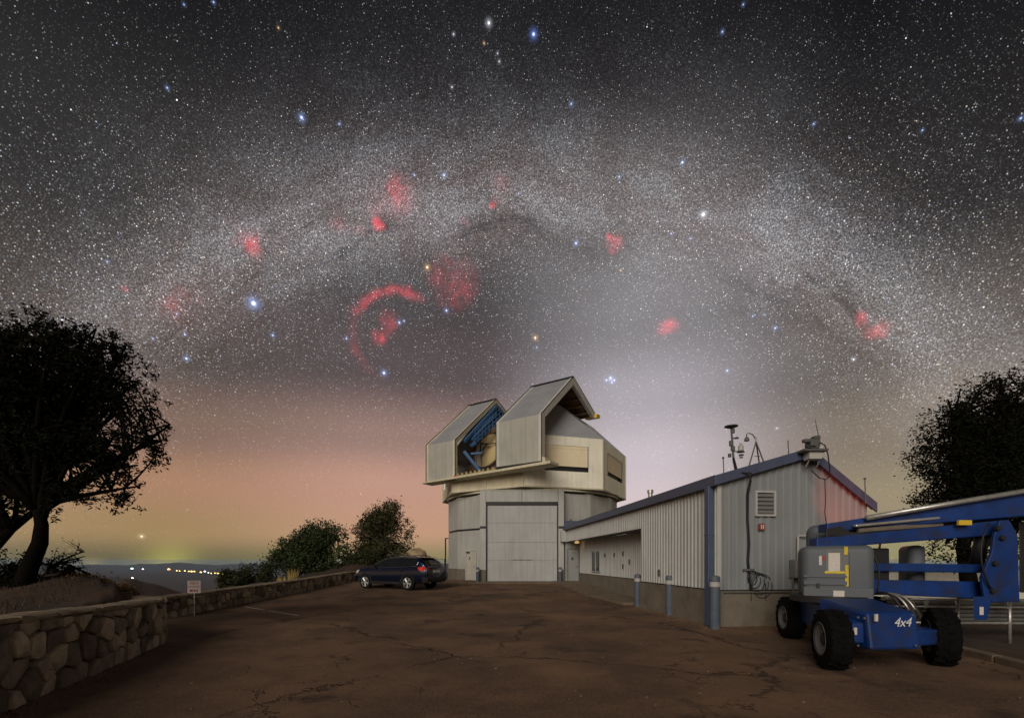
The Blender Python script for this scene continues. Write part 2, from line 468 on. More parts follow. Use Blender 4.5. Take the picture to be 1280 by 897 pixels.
# ------------------------------------------------------------------ materials
MAT = {}
def mat(name, colour, rough=0.7, metal=0.0, var=0.0, vscale_=3.0, bump=0.0, bscale=40.0, streak=0.0, dirt=None, dirt_amt=0.0, dirt_scale=2.0,
        emit=None, strength=0.0, random_obj=0.0, spec=0.4, coat=0.0, stretch=(1, 1, 1)):
    mt = bpy.data.materials.new(name)
    mt.use_nodes = True
    nt = mt.node_tree
    N, L = nt.nodes, nt.links
    b = N["Principled BSDF"]
    b.inputs["Base Color"].default_value = (*colour, 1)
    b.inputs["Roughness"].default_value = rough
    b.inputs["Metallic"].default_value = metal
    b.inputs["Specular IOR Level"].default_value = spec
    b.inputs["Coat Weight"].default_value = coat
    if emit:
        b.inputs["Emission Color"].default_value = (*emit, 1)
        b.inputs["Emission Strength"].default_value = strength
    tcn = N.new("ShaderNodeTexCoord")
    src = tcn.outputs["Object"]
    c_out = None
    def nz(scale, detail=4.0, st=(1, 1, 1), rough_=0.6):
        mp = N.new("ShaderNodeMapping"); mp.inputs["Scale"].default_value = st
        L.new(src, mp.inputs[0])
        n = N.new("ShaderNodeTexNoise"); n.inputs["Scale"].default_value = scale; n.inputs["Detail"].default_value = detail
        n.inputs["Roughness"].default_value = rough_
        L.new(mp.outputs[0], n.inputs["Vector"])
        return n.outputs[0]
    def mixc(f, a, bb, blend="MIX"):
        n = N.new("ShaderNodeMix"); n.data_type = "RGBA"; n.blend_type = blend
        for i, v in ((0, f), (6, a), (7, bb)):
            if isinstance(v, bpy.types.NodeSocket): L.new(v, n.inputs[i])
            else: n.inputs[i].default_value = v
        return n.outputs[2]
    def mr(x, a, bb, c, d):
        n = N.new("ShaderNodeMapRange"); L.new(x, n.inputs[0])
        for i, v in enumerate((a, bb, c, d)): n.inputs[1 + i].default_value = v
        return n.outputs[0]
    if var or streak or dirt_amt or random_obj:
        c_out = (*colour, 1)
        if var:
            f = mr(nz(vscale_, 5, stretch), 0.3, 0.7, 0.0, 1.0)
            lo = tuple(max(0, v * (1 - var)) for v in colour); hi = tuple(min(1, v * (1 + var)) for v in colour)
            c_out = mixc(f, (*lo, 1), (*hi, 1))
        if streak:
            f = mr(nz(1.0, 4, (7, 7, 0.35)), 0.45, 0.75, 0.0, streak)
            c_out = mixc(f, c_out, (colour[0] * 0.45, colour[1] * 0.42, colour[2] * 0.36, 1))
        if dirt_amt:
            f = mr(nz(dirt_scale, 6, (1, 1, 1), 0.7), 0.48, 0.68, 0.0, dirt_amt)
            c_out = mixc(f, c_out, (*(dirt or (0.08, 0.06, 0.04)), 1))
        if random_obj:
            oi = N.new("ShaderNodeObjectInfo")
            f = mr(oi.outputs["Random"], 0, 1, 1 - random_obj, 1 + random_obj)
            hs = N.new("ShaderNodeHueSaturation")
            L.new(f, hs.inputs["Value"])
            f2 = mr(oi.outputs["Random"], 0, 1, 0.5 - 0.03 * random_obj, 0.5 + 0.03 * random_obj)
            L.new(f2, hs.inputs["Hue"])
            if isinstance(c_out, bpy.types.NodeSocket): L.new(c_out, hs.inputs["Color"])
            else: hs.inputs["Color"].default_value = c_out
            c_out = hs.outputs[0]
        if isinstance(c_out, bpy.types.NodeSocket):
            L.new(c_out, b.inputs["Base Color"])
    if bump:
        bp = N.new("ShaderNodeBump"); bp.inputs["Strength"].default_value = 1.0; bp.inputs["Distance"].default_value = bump
        L.new(nz(bscale, 5), bp.inputs["Height"]); L.new(bp.outputs[0], b.inputs["Normal"])
    MAT[name] = mt
    return mt

mat("frame_grey", (0.58, 0.57, 0.52), 0.5, var=0.08, vscale_=1.5, streak=0.2)
mat("dome_panel", (0.92, 0.88, 0.73), 0.55, var=0.10, vscale_=0.8, streak=0.30, bump=0.004, bscale=3)  # extra bright cream: stronger light on the dome walls put into the colour
mat("shutter_panel", (0.42,0.41,0.36), 0.55, var=0.10, vscale_=0.9, streak=0.30, bump=0.004, bscale=3)  # greyer than the dome walls, their difference in light set by colour
mat("dome_roof", (0.50, 0.51, 0.53), 0.34, metal=0.35, var=0.14, vscale_=0.7, streak=0.2, bump=0.004, bscale=2)
mat("base_panel", (0.42,0.42,0.39), 0.55, var=0.09, vscale_=0.8, streak=0.40, bump=0.003, bscale=3)  # darkened: light falling off towards the base put into the colour
mat("roll_door", (0.42,0.42,0.41), 0.55, var=0.08, vscale_=1.2, streak=0.34, bump=0.002, bscale=6)  # darkened like the base, weaker light low down set by colour
mat("vent_panel", (0.86,0.74,0.50), 0.6, var=0.06, vscale_=2)
mat("dome_trim", (0.64, 0.58, 0.42), 0.6, var=0.12, vscale_=1.5, streak=0.4)
mat("black_metal", (0.02, 0.02, 0.022), 0.5)
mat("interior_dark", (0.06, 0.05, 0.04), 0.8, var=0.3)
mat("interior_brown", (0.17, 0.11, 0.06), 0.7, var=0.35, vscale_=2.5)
mat("rust_rail", (0.45, 0.36, 0.16), 0.8, var=0.3, vscale_=6, dirt=(0.06, 0.03, 0.015), dirt_amt=0.9, dirt_scale=5)
mat("tele_blue", (0.05, 0.13, 0.28), 0.5, var=0.15)
mat("mirror_cover", (0.55, 0.43, 0.22), 0.45, var=0.12, vscale_=2)
mat("cell_brown", (0.24, 0.15, 0.10), 0.6, var=0.2)
mat("yellow_paint", (0.75, 0.50, 0.04), 0.5, var=0.1)
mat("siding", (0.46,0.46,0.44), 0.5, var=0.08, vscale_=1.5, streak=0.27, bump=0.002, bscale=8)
mat("gable_siding_shaded", (0.24,0.255,0.26), 0.5, var=0.07, vscale_=1.2, streak=0.25, bump=0.002, bscale=8)  # shaded copy of siding: the gable's dimmer light put into its colour
mat("gravel", (0.17, 0.12, 0.085), 0.95, var=0.4, vscale_=9, bump=0.002, bscale=40)
mat("roof_blue", (0.075, 0.09, 0.15), 0.45, var=0.15, vscale_=2, streak=0.2)
mat("downspout_blue", (0.075,0.10,0.16), 0.5, var=0.1, vscale_=2, streak=0.25)
mat("concrete", (0.175,0.15,0.115), 0.9, var=0.16, vscale_=1.5, bump=0.006, bscale=18, dirt=(0.09, 0.06, 0.04), dirt_amt=0.5, dirt_scale=1.2)
mat("kerb_concrete", (0.17, 0.125, 0.085), 0.9, var=0.2, vscale_=3, bump=0.008, bscale=20, dirt=(0.07, 0.05, 0.035), dirt_amt=0.6)
mat("door_grey", (0.26, 0.27, 0.26), 0.55, var=0.08)
mat("door_cream", (0.48, 0.46, 0.40), 0.55, var=0.08, streak=0.2)
mat("glass_dark", (0.03, 0.035, 0.04), 0.08, spec=0.6)
mat("vent_grey", (0.16, 0.16, 0.15), 0.6, var=0.1)
mat("bollard_blue", (0.075, 0.10, 0.135), 0.6, var=0.15, vscale_=6, dirt=(0.2, 0.14, 0.08), dirt_amt=0.4, dirt_scale=5, bump=0.002)
mat("white_band", (0.42, 0.41, 0.38), 0.6, var=0.12, vscale_=8)
mat("steel", (0.33, 0.34, 0.34), 0.4, metal=0.8, var=0.15, vscale_=8)
mat("galvanised", (0.55, 0.54, 0.50), 0.38, metal=0.7, var=0.2, vscale_=9)
mat("red_box", (0.25, 0.06, 0.05), 0.5, var=0.2, vscale_=20)
mat("cable_black", (0.015, 0.015, 0.017), 0.6)
mat("instrument", (0.10, 0.10, 0.095), 0.6, var=0.2, vscale_=12)
mat("instrument_pale", (0.45, 0.44, 0.40), 0.6)
mat("lift_blue", (0.005,0.036,0.175), 0.46, var=0.28, vscale_=3, dirt=(0.028, 0.026, 0.026), dirt_amt=0.75, dirt_scale=3.5, streak=0.25, bump=0.001, bscale=60)
mat("hood_grey", (0.105,0.12,0.135), 0.55, var=0.12, vscale_=3, dirt=(0.09, 0.08, 0.06), dirt_amt=0.4, dirt_scale=3, bump=0.002, bscale=30)
mat("tyre", (0.006, 0.006, 0.006), 0.9, spec=0.08, var=0.3, vscale_=8, bump=0.004, bscale=40)
mat("rim_white", (0.12,0.12,0.118), 0.5, var=0.2, vscale_=10, dirt=(0.1, 0.07, 0.04), dirt_amt=0.5, dirt_scale=6)
mat("letter_white", (0.75, 0.76, 0.78), 0.5)
mat("paper", (0.62, 0.58, 0.52), 0.7, var=0.08, vscale_=30)
mat("tape_yellow", (0.65, 0.50, 0.02), 0.5, var=0.2, vscale_=25, dirt=(0.05, 0.04, 0.02), dirt_amt=0.4, dirt_scale=20)
mat("car_paint", (0.005,0.010,0.034), 0.25, metal=0.35, spec=0.5, coat=0.8)
mat("car_trim", (0.015, 0.015, 0.016), 0.6)
mat("car_glass", (0.012, 0.014, 0.016), 0.06, spec=0.6)
mat("chrome", (0.75, 0.76, 0.78), 0.18, metal=1.0)
mat("alloy", (0.62, 0.62, 0.62), 0.35, metal=0.6)
mat("tail_red", (0.55, 0.02, 0.02), 0.2, emit=(1.0, 0.06, 0.03), strength=0.16, spec=0.6)
mat("lamp_clear", (0.7, 0.68, 0.62), 0.15, spec=0.6)
mat("stone", (0.31,0.25,0.195), 0.9, var=0.32, vscale_=5, bump=0.022, bscale=11, random_obj=0.6, dirt=(0.10, 0.10, 0.105), dirt_amt=0.5, dirt_scale=3)
mat("mortar", (0.085, 0.068, 0.052), 0.95, var=0.25, vscale_=8, bump=0.01, bscale=25)
mat("cap_mortar", (0.24, 0.185, 0.125), 0.95, var=0.25, vscale_=5, bump=0.012, bscale=18, random_obj=0.12)
mat("bark", (0.006,0.005,0.004), 0.95, var=0.3, vscale_=8, bump=0.015, bscale=16, stretch=(1, 1, 0.25), spec=0.03)  # bark darkened likewise: the trees' lack of light put into its colour
mat("leaf_dark", (0.010, 0.011, 0.007), 0.9, var=0.35, vscale_=2.5, spec=0.04)  # near-black: unlit silhouette of the trees put into the leaf colour
mat("leaf_green", (0.040, 0.058, 0.020), 0.75, var=0.4, vscale_=1.6, spec=0.2)
mat("leaf_olive", (0.055, 0.056, 0.022), 0.75, var=0.4, vscale_=1.6, spec=0.2)
mat("leaf_shrub", (0.040, 0.045, 0.020), 0.8, var=0.4, vscale_=2, spec=0.15)
mat("leaf_dry", (0.13, 0.075, 0.035), 0.9, var=0.4, vscale_=3, spec=0.1)
mat("grass_gold", (0.42, 0.30, 0.10), 0.85, var=0.25, vscale_=4)
mat("grass_dry", (0.085,0.05,0.027), 0.9, var=0.3, vscale_=4)
mat("rock_tan", (0.36, 0.27, 0.16), 0.9, var=0.25, vscale_=1.2, bump=0.05, bscale=3)
mat("sign_white", (0.62, 0.56, 0.52), 0.6, var=0.06, vscale_=12)
mat("sign_red", (0.32, 0.04, 0.05), 0.6)
mat("marking", (0.50, 0.46, 0.40), 0.8, var=0.2, vscale_=10, dirt=(0.12, 0.09, 0.06), dirt_amt=0.9, dirt_scale=6)
mat("pale_wall", (0.62, 0.60, 0.50), 0.8, var=0.1)
mat("smudge", (0.07, 0.06, 0.055), 0.9, var=0.4, vscale_=20)
for nm, c, st in (("town_white", (0.85, 0.95, 1.0), 6.0), ("town_amber", (1.0, 0.62, 0.16), 7.0), ("town_red", (1.0, 0.35, 0.12), 9.0), ("town_green", (0.6, 1.0, 0.75), 7.0)):
    mat(nm, (0.02, 0.02, 0.02), 0.9, emit=c, strength=st)
mat("porch_lamp", (0.6, 0.5, 0.35), 0.5, emit=(1.0, 0.62, 0.25), strength=0.5)
mat("red_lamp", (0.3, 0.02, 0.02), 0.4, emit=(1.0, 0.08, 0.05), strength=6.0)

# asphalt: worn brown-grey with sealed and open cracks
def asphalt():
    mt = bpy.data.materials.new("asphalt"); mt.use_nodes = True
    nt = mt.node_tree; N, L = nt.nodes, nt.links
    b = N["Principled BSDF"]; b.inputs["Roughness"].default_value = 0.92; b.inputs["Specular IOR Level"].default_value = 0.25
    tcn = N.new("ShaderNodeTexCoord"); P = tcn.outputs["Object"]
    def nz(scale, detail=5, rough=0.6, vec=P, out=0):
        n = N.new("ShaderNodeTexNoise"); n.inputs["Scale"].default_value = scale; n.inputs["Detail"].default_value = detail
        n.inputs["Roughness"].default_value = rough; L.new(vec, n.inputs["Vector"]); return n.outputs[out]
    def mr(x, a, bb, c=0.0, d=1.0, smooth_=True):
        n = N.new("ShaderNodeMapRange"); L.new(x, n.inputs[0])
        if smooth_: n.interpolation_type = "SMOOTHSTEP"
        for i, v in enumerate((a, bb, c, d)): n.inputs[1 + i].default_value = v
        return n.outputs[0]
    def mixc(f, a, bb):
        n = N.new("ShaderNodeMix"); n.data_type = "RGBA"
        for i, v in ((0, f), (6, a), (7, bb)):
            if isinstance(v, bpy.types.NodeSocket): L.new(v, n.inputs[i])
            else: n.inputs[i].default_value = v
        return n.outputs[2]
    def mm(op, a, bb):
        n = N.new("ShaderNodeMath"); n.operation = op
        for i, v in ((0, a), (1, bb)):
            if isinstance(v, bpy.types.NodeSocket): L.new(v, n.inputs[i])
            else: n.inputs[i].default_value = v
        return n.outputs[0]
    # warped coordinates for the cracks
    va = N.new("ShaderNodeVectorMath"); va.operation = "MULTIPLY_ADD"
    L.new(nz(0.9, 5, 0.65, out=1), va.inputs[0]); va.inputs[1].default_value = (1.5, 1.5, 0); L.new(P, va.inputs[2])
    flat = N.new("ShaderNodeVectorMath"); flat.operation = "MULTIPLY"; L.new(va.outputs[0], flat.inputs[0]); flat.inputs[1].default_value = (1, 1, 0)
    def cracks(scale, width):
        v = N.new("ShaderNodeTexVoronoi"); v.feature = "DISTANCE_TO_EDGE"; v.voronoi_dimensions = "2D"
        v.inputs["Scale"].default_value = scale; L.new(flat.outputs[0], v.inputs["Vector"])
        return mr(v.outputs["Distance"], 0.0, width, 1.0, 0.0)
    big = mm("MULTIPLY", cracks(0.22, 0.016), mr(nz(0.35, 2), 0.40, 0.50))
    fine = mm("MULTIPLY", cracks(1.0, 0.026), mr(nz(0.5, 3), 0.50, 0.62))
    crack = mm("MAXIMUM", big, fine)
    c = mixc(mr(nz(0.45, 6, 0.65), 0.35, 0.65), (0.105, 0.058, 0.034, 1), (0.240, 0.130, 0.074, 1))
    c = mixc(mr(nz(1.4, 6, 0.7), 0.50, 0.72, 0, 0.55), c, (0.075, 0.042, 0.027, 1))
    c = mixc(mr(nz(0.22, 3, 0.6), 0.52, 0.66, 0, 0.6), c, (0.31, 0.175, 0.095, 1))
    c = mixc(mr(nz(45, 4, 0.75), 0.38, 0.72, 0, 0.7), c, (0.21, 0.15, 0.105, 1))
    c = mixc(mr(nz(70, 3, 0.75), 0.50, 0.66, 0, 0.85), c, (0.03, 0.023, 0.018, 1))
    stain = mm("MULTIPLY", mr(nz(0.7, 4, 0.6), 0.56, 0.68), 0.6)
    c = mixc(stain, c, (0.034, 0.026, 0.021, 1))
    c = mixc(mm("MULTIPLY", crack, 0.60), c, (0.012, 0.010, 0.009, 1))
    L.new(c, b.inputs["Base Color"])
    h = mm("SUBTRACT", mm("ADD", mm("MULTIPLY", nz(55, 4, 0.7), 0.010), mm("MULTIPLY", nz(6, 3), 0.012)), mm("MULTIPLY", crack, 0.03))
    bp = N.new("ShaderNodeBump"); bp.inputs["Distance"].default_value = 1.0; bp.inputs["Strength"].default_value = 0.9
    L.new(h, bp.inputs["Height"]); L.new(bp.outputs[0], b.inputs["Normal"])
    MAT["asphalt"] = mt
asphalt()
mat("dirt", (0.055,0.032,0.020), 0.95, var=0.35, vscale_=0.8, bump=0.03, bscale=6, dirt=(0.028, 0.017, 0.011), dirt_amt=0.7, dirt_scale=0.5)
mat("dirt_bank", (0.06,0.03,0.017), 0.95, var=0.35, vscale_=2.5, bump=0.03, bscale=9, dirt=(0.05, 0.03, 0.018), dirt_amt=0.7, dirt_scale=2)

# ------------------------------------------------------------------ ground
def sstep(x, a, b):
    t = min(1.0, max(0.0, (x - a) / (b - a)))
    return t * t * (3 - 2 * t)

def lot_z(x, y):
    """height of the paved lot: it rises a little towards the observatory"""
    t = max(0.0, min(y, 34.0) - 12.0)
    return 0.32 * (min(t, 15.0) / 15.0) ** 2 + 0.012 * math.sin(x * 0.7 + 1.3) * math.sin(y * 0.45)

# line of the low walls, as seen from above: inside of the lot lies to the right of it
NEAR_WALL = [(-4.05, -1.2), (-4.75, 2.0), (-5.45, 4.77), (-6.18, 7.1), (-6.72, 8.55), (-6.98, 8.95), (-7.45, 9.22), (-8.1, 9.38), (-8.9, 9.5)]
FAR_WALL = [(-9.55, 12.3), (-9.78, 15.5), (-9.9, 20.0), (-9.95, 24.5), (-9.7, 28.0), (-8.9, 29.4)]
def edge_x(y):
    pts = [(-60, -3.0), (-1.2, -4.05), (4.77, -5.45), (8.55, -6.75), (9.3, -8.4), (12.3, -9.7), (20, -10.0), (28, -9.9), (33, -8.0), (38, -7.0), (60, -8.0)]
    for (y0, x0), (y1, x1) in zip(pts[:-1], pts[1:]):
        if y0 <= y <= y1:
            return x0 + (x1 - x0) * (y - y0) / (y1 - y0)
    return -8.0

def ground_z(x, y):
    r = math.hypot(x, y)
    out_l = max(0.0, edge_x(y) - x)                       # metres beyond the wall on the left
    out_r = max(0.0, x - 22.0 - 0.1 * y)
    out_b = max(0.0, y - 46.0)
    out_n = max(0.0, -y - 22.0)
    out = max(out_l, out_r, out_b, out_n) if r < 400 else r
    z = lot_z(x, y) - 0.04
    if out_l > 0 and r < 60:
        fill = 0.88 * (1 - sstep(y, 8.6, 11.5))           # earth held behind the near wall
        fill += 0.38 * sstep(y, 10.5, 13.0) * (1 - sstep(y, 40, 50))
        z += fill * sstep(out_l, 0.25, 0.55)
        z += 0.55 * math.exp(-((x + 8.8) / 1.5) ** 2 - ((y - 9.0) / 1.2) ** 2)
        z += 1.45 * math.exp(-((x + 10.6) / 3.6) ** 2 - ((y - 34.0) / 4.2) ** 2)     # knoll under the oak
        z += 0.10 * mnoise.noise(Vector((x * 0.7, y * 0.7, 0))) * sstep(out_l, 0.5, 1.5)
    drop = sstep(out, 3.0, 40.0) * 12 + sstep(out, 20.0, 260.0) * 45 + sstep(out, 150.0, 2600.0) * 343
    drop += max(0.0, out_l - 2.6) * 0.33 * (1 - sstep(out_l, 6, 30)) if r < 90 else 0.0
    z -= drop
    if r > 60:
        az = math.degrees(math.atan2(x, y))
        big = sstep(r, 80, 900)
        v = Vector((x * 0.0016, y * 0.0016, 0.7))
        z += big * 26.0 * (mnoise.fractal(v, 1.0, 2.0, 4) ) * (1 - sstep(r, 6000, 11000))
        # dark nearby spurs below the left wall
        rug = 0.74 + 0.22 * mnoise.fractal(Vector((az * 0.13, 5.1, 0)), 1.0, 2.0, 3)
        z += 80.0 * rug * math.exp(-((az + 39.5) / 8.0) ** 2 - ((r - 480) / 130) ** 2)
        z += 232.0 * (1.18 - rug * 0.35) * math.exp(-((az + 46.5) / 3.6) ** 2 - ((r - 1700) / 420) ** 2)
        # blue ridges
        z += 260.0 * math.exp(-((az + 45.5) / 2.4) ** 2 - ((r - 9000) / 1500) ** 2)
        z += 130.0 * math.exp(-((az + 41.8) / 1.6) ** 2 - ((r - 9500) / 1200) ** 2)
        z += 40.0 * math.exp(-((az + 39.0) / 2.0) ** 2 - ((r - 14500) / 1500) ** 2)
        far = math.exp(-((r - 31000) / 3500) ** 2)
        z += far * (185.0 + 110.0 * mnoise.fractal(Vector((az * 0.5, 2.2, 0)), 1.0, 2.0, 5) + 75.0 * math.exp(-((az + 37.2) / 1.5) ** 2))
    return z

def ground_sheet():
    rr = [0.0] + list(np.geomspace(0.6, 70, 110)) + list(np.geomspace(75, 42000, 110))
    azs = list(np.concatenate([np.linspace(-180, -62, 60, endpoint=False), np.linspace(-62, -20, 190, endpoint=False),
                               np.linspace(-20, 60, 160, endpoint=False), np.linspace(60, 180, 60, endpoint=False)]))
    verts = [(0, 0, ground_z(0, 0))]
    for r in rr[1:]:
        for a in azs:
            x, y = r * math.sin(R(a)), r * math.cos(R(a))
            verts.append((x, y, ground_z(x, y)))
    n = len(azs)
    faces = [(0, 1 + (k + 1) % n, 1 + k) for k in range(n)]
    for i in range(len(rr) - 2):
        o0, o1 = 1 + i * n, 1 + (i + 1) * n
        faces += [(o0 + k, o0 + (k + 1) % n, o1 + (k + 1) % n, o1 + k) for k in range(n)]
    me = bpy.data.meshes.new("ground")
    me.from_pydata(verts, [], faces)
    me.materials.append(MAT["dirt"])
    me.polygons.foreach_set("use_smooth", [True] * len(me.polygons))
    o = bpy.data.objects.new("ground", me)
    col.objects.link(o)
    return tag(o, kind="structure")
ground_sheet()

def grid_sheet(name, material, inside, x0, x1, y0, y1, step, zoff):
    """a sheet that follows the lot, cut to a region by its left and right edges"""
    verts, faces = [], []
    ny = int((y1 - y0) / step) + 1
    rows = []
    for j in range(ny + 1):
        y = y0 + (y1 - y0) * j / ny
        a, b = inside(y)
        nx = 60
        rows.append([len(verts) + i for i in range(nx + 1)])
        for i in range(nx + 1):
            x = a + (b - a) * i / nx
            verts.append((x, y, lot_z(x, y) + zoff))
    for r0, r1 in zip(rows[:-1], rows[1:]):
        faces += [(r0[i], r0[i + 1], r1[i + 1], r1[i]) for i in range(len(r0) - 1)]
    me = bpy.data.meshes.new(name)
    me.from_pydata(verts, [], faces)
    me.materials.append(MAT[material])
    o = bpy.data.objects.new(name, me)
    col.objects.link(o)
    return tag(o, kind="structure")

def lot_edges(y):
    left = edge_x(y) + (0.0 if y < 9.2 else 0.12)
    right = 7.9 + 0.10 * y if y < 10 else (8.9 if y < 26 else 8.0)
    if y < 10:
        right = 6.6 + 0.22 * y if y > 2 else 7.04
    return left, right
grid_sheet("car_park", "asphalt", lot_edges, -10, 9, -4.0, 30.5, 0.35, 0.0)

# worn white bay line
b = MB()
for i in range(12):
    t0, t1 = i / 12, (i + 1) / 12
    if i in (5,): continue
    p0 = Vector((-9.2, 15.35, 0)).lerp(Vector((-6.2, 13.0, 0)), t0); p1 = Vector((-9.2, 15.35, 0)).lerp(Vector((-6.2, 13.0, 0)), t1)
    s = Vector((2.35, 3.0, 0)).normalized() * 0.05
    b.add([p + Vector((0, 0, lot_z(p.x, p.y) + 0.006)) for p in (p0 - s, p1 - s, p1 + s, p0 + s)], [(0, 1, 2, 3)])
tag(b.build("bay_line", "marking"), kind="structure")

# concrete kerb on the far side of the lift, with bare earth behind it
root = empty("kerb", (7.6, 6.0, 0)); tag(root, kind="structure")
T = local(root)
kp = [Vector((6.9, 2.6, 0)), Vector((7.35, 4.6, 0)), Vector((7.9, 7.0, 0)), Vector((8.5, 9.6, 0))]
kx = [(6.95, 3.4), (7.15, 4.6), (7.4, 5.8), (7.62, 7.0), (7.85, 8.2), (8.1, 9.4)]
for (xa, ya), (xb, yb) in zip(kx[:-1], kx[1:]):
    k = MB(T)
    d = (Vector((xb, yb, 0)) - Vector((xa, ya, 0))).normalized()
    k.beam(Vector((xa, ya, 0.045)) + d * 0.012, Vector((xb, yb, 0.045)) - d * 0.012, 0.17, 0.14)
    k.build("kerb_stone", "kerb_concrete", root, bevel=0.02)
# raised concrete walk along the workshop
W0 = Vector((4.96, 10.8, 0)); WU = Vector((-0.1126, 0.9936, 0)); WW = Vector((0.9936, 0.1126, 0))
root = empty("walkway", (3.4, 21, 0)); tag(root, kind="structure")
T = local(root)
m0 = 5.2
for i in range(7):
    a0, a1 = m0 + i * 1.55 + 0.008, m0 + (i + 1) * 1.55 - 0.008
    k = MB(T)
    def wp(mm_, off_):
        p = W0 + WU * mm_ + WW * off_
        return p
    def wid(mm_): return -0.42 - 0.30 * sstep(mm_, 5.0, 9.0)
    c = [wp(a0, wid(a0)), wp(a1, wid(a1)), wp(a1, 1.0), wp(a0, 1.0)]
    zt = [lot_z(p.x, p.y) + 0.085 for p in c]
    k.hexa([Vector((p.x, p.y, z - 0.2)) for p, z in zip(c, zt)] + [Vector((p.x, p.y, z)) for p, z in zip(c, zt)])
    k.build("paving_slab", "kerb_concrete", root, bevel=0.015)

# ------------------------------------------------------------------ observatory
DC = Vector((1.47, 33.0, 0.0))
SA = R(-90 - 33)                                   # the slit looks this way
SN = Vector((math.cos(SA), math.sin(SA), 0))       # outward through the slit
ST = Vector((-SN.y, SN.x, 0))                      # along the slit front, to the right
G0 = lot_z(1.47, 27)
def S(b, s, z, a0=6.9):
    """point b metres behind the shutter front, s metres along it, at height z"""
    p = DC + SN * (a0 - b) + ST * s
    return Vector((p.x, p.y, z))

obs = empty("observatory", (DC.x, DC.y, G0))
tag(obs, "white faceted telescope dome on round base with tall roll-up door", "observatory")
T = local(obs)

def wall_slab(p, q, z0, z1, t, name, material, parent=obs, bev=0.012, gap=0.012):
    """upright panel between two ground points, its outer face on the line p-q (outside is to the right of p->q)"""
    p, q = Vector(p), Vector(q)
    d = (q - p); d.z = 0; d.normalize()
    nrm = Vector((d.y, -d.x, 0))
    p = p + d * gap; q = q - d * gap
    c = [p, q, q - nrm * t, p - nrm * t]
    k = MB(T)
    k.hexa([Vector((v.x, v.y, z0)) for v in c] + [Vector((v.x, v.y, z1)) for v in c])
    return k.build(name, material, parent, bevel=bev)

# round base: sixteen facets
NB, RB = 16, 6.1
a_off = R(-90 - 33.5)
def bp(i, r=RB): 
    a = a_off + 2 * math.pi * i / NB
    return Vector((DC.x + r * math.cos(a), DC.y + r * math.sin(a), 0))
for i in range(NB):
    p, q = bp(i), bp(i + 1)
    wall_slab(p, q, G0 + 0.72, 3.50, 0.2, "base_panel", "base_panel")
    wall_slab(p, q, 3.62, 5.72, 0.2, "base_panel", "base_panel")
    p2, q2 = bp(i, RB - 0.05), bp(i + 1, RB - 0.05)
    wall_slab(p2, q2, 3.49, 3.63, 0.2, "belt_strip", "black_metal", bev=0, gap=0)
    p3, q3 = bp(i, RB + 0.05), bp(i + 1, RB + 0.05)
    wall_slab(p3, q3, G0 - 0.5, G0 + 0.72, 0.25, "plinth", "concrete", gap=0.004)
k = MB(T); k.lathe([(5.0, 5.68), (RB - 0.06, 5.68), (RB - 0.06, 5.80), (5.0, 5.80)], 48, Matrix.Translation((DC.x, DC.y, 0)))
k.build("shadow_gap", "black_metal", obs)
k = MB(T); k.lathe([(5.2, 5.79), (RB + 0.10, 5.79), (RB + 0.10, 5.90), (RB + 0.02, 5.90), (RB + 0.02, 5.96), (RB + 0.2, 5.96), (RB + 0.2, 6.03), (5.2, 6.03)], 64, Matrix.Translation((DC.x, DC.y, 0)))
k.build("ring_rail", "dome_trim", obs)

# flat fronted bay with the roll-up door
BX0, BX1, BY = -1.90, 3.09, 26.6
DX0, DX1, DZ = -1.50, 2.70, G0 + 4.74
bay = MB(T)
ZT = 5.74
for xa, xb in ((BX0, DX0 - 0.05), (DX1 + 0.05, BX1)):
    bay = MB(T); bay.box(xa, xb, BY, 28.3, G0 + 0.72, ZT); bay.build("bay_pier", "base_panel", obs, bevel=0.012)
for xa, xb in ((DX0 - 0.04, 0.58), (0.60, DX1 + 0.04)):
    k = MB(T); k.box(xa, xb, BY, 28.3, DZ + 0.02, ZT); k.build("lintel_panel", "base_panel", obs, bevel=0.01)
k = MB(T); k.box(BX0 - 0.02, BX1 + 0.02, BY - 0.02, 28.3, ZT + 0.002, ZT + 0.05); k.build("coping", "base_panel", obs)
for xa, xb in ((BX0 - 0.03, DX0 - 0.05), (DX1 + 0.05, BX1 + 0.03)):
    k = MB(T); k.box(xa, xb, BY - 0.04, 28.2, G0 - 0.4, G0 + 0.719); k.build("plinth", "concrete", obs, bevel=0.01)
    k = MB(T); k.box(xa + 0.02, xb - 0.02 if xa > 0 else xb, BY - 0.015, BY + 0.1, 3.49, 3.63); k.build("belt_strip", "black_metal", obs)
door = MB(T); door.box(DX0 - 0.05, DX0, BY - 0.01, BY + 0.3, G0, DZ); door.box(DX1, DX1 + 0.05, BY - 0.01, BY + 0.3, G0, DZ); door.box(DX0, DX1, BY + 0.02, BY + 0.35, DZ - 0.16, DZ + 0.018)
rd = door.build("roll_up_door", "black_metal", obs)
zs = [G0 + 0.03, G0 + 1.28, G0 + 2.36, G0 + 2.41, G0 + 3.52, DZ - 0.17]
for i, (za, zb) in enumerate([(zs[0], zs[1] - 0.008), (zs[1], zs[2] - 0.008), (zs[2], zs[4] - 0.008), (zs[4], zs[5])]):
    k = MB(T); k.box(DX0 + 0.012, DX1 - 0.012, BY + 0.10, BY + 0.17, za, zb)
    for j in range(0):
        pass
    k.build("door_section", "roll_door", rd, bevel=0.008)
k = MB(T)
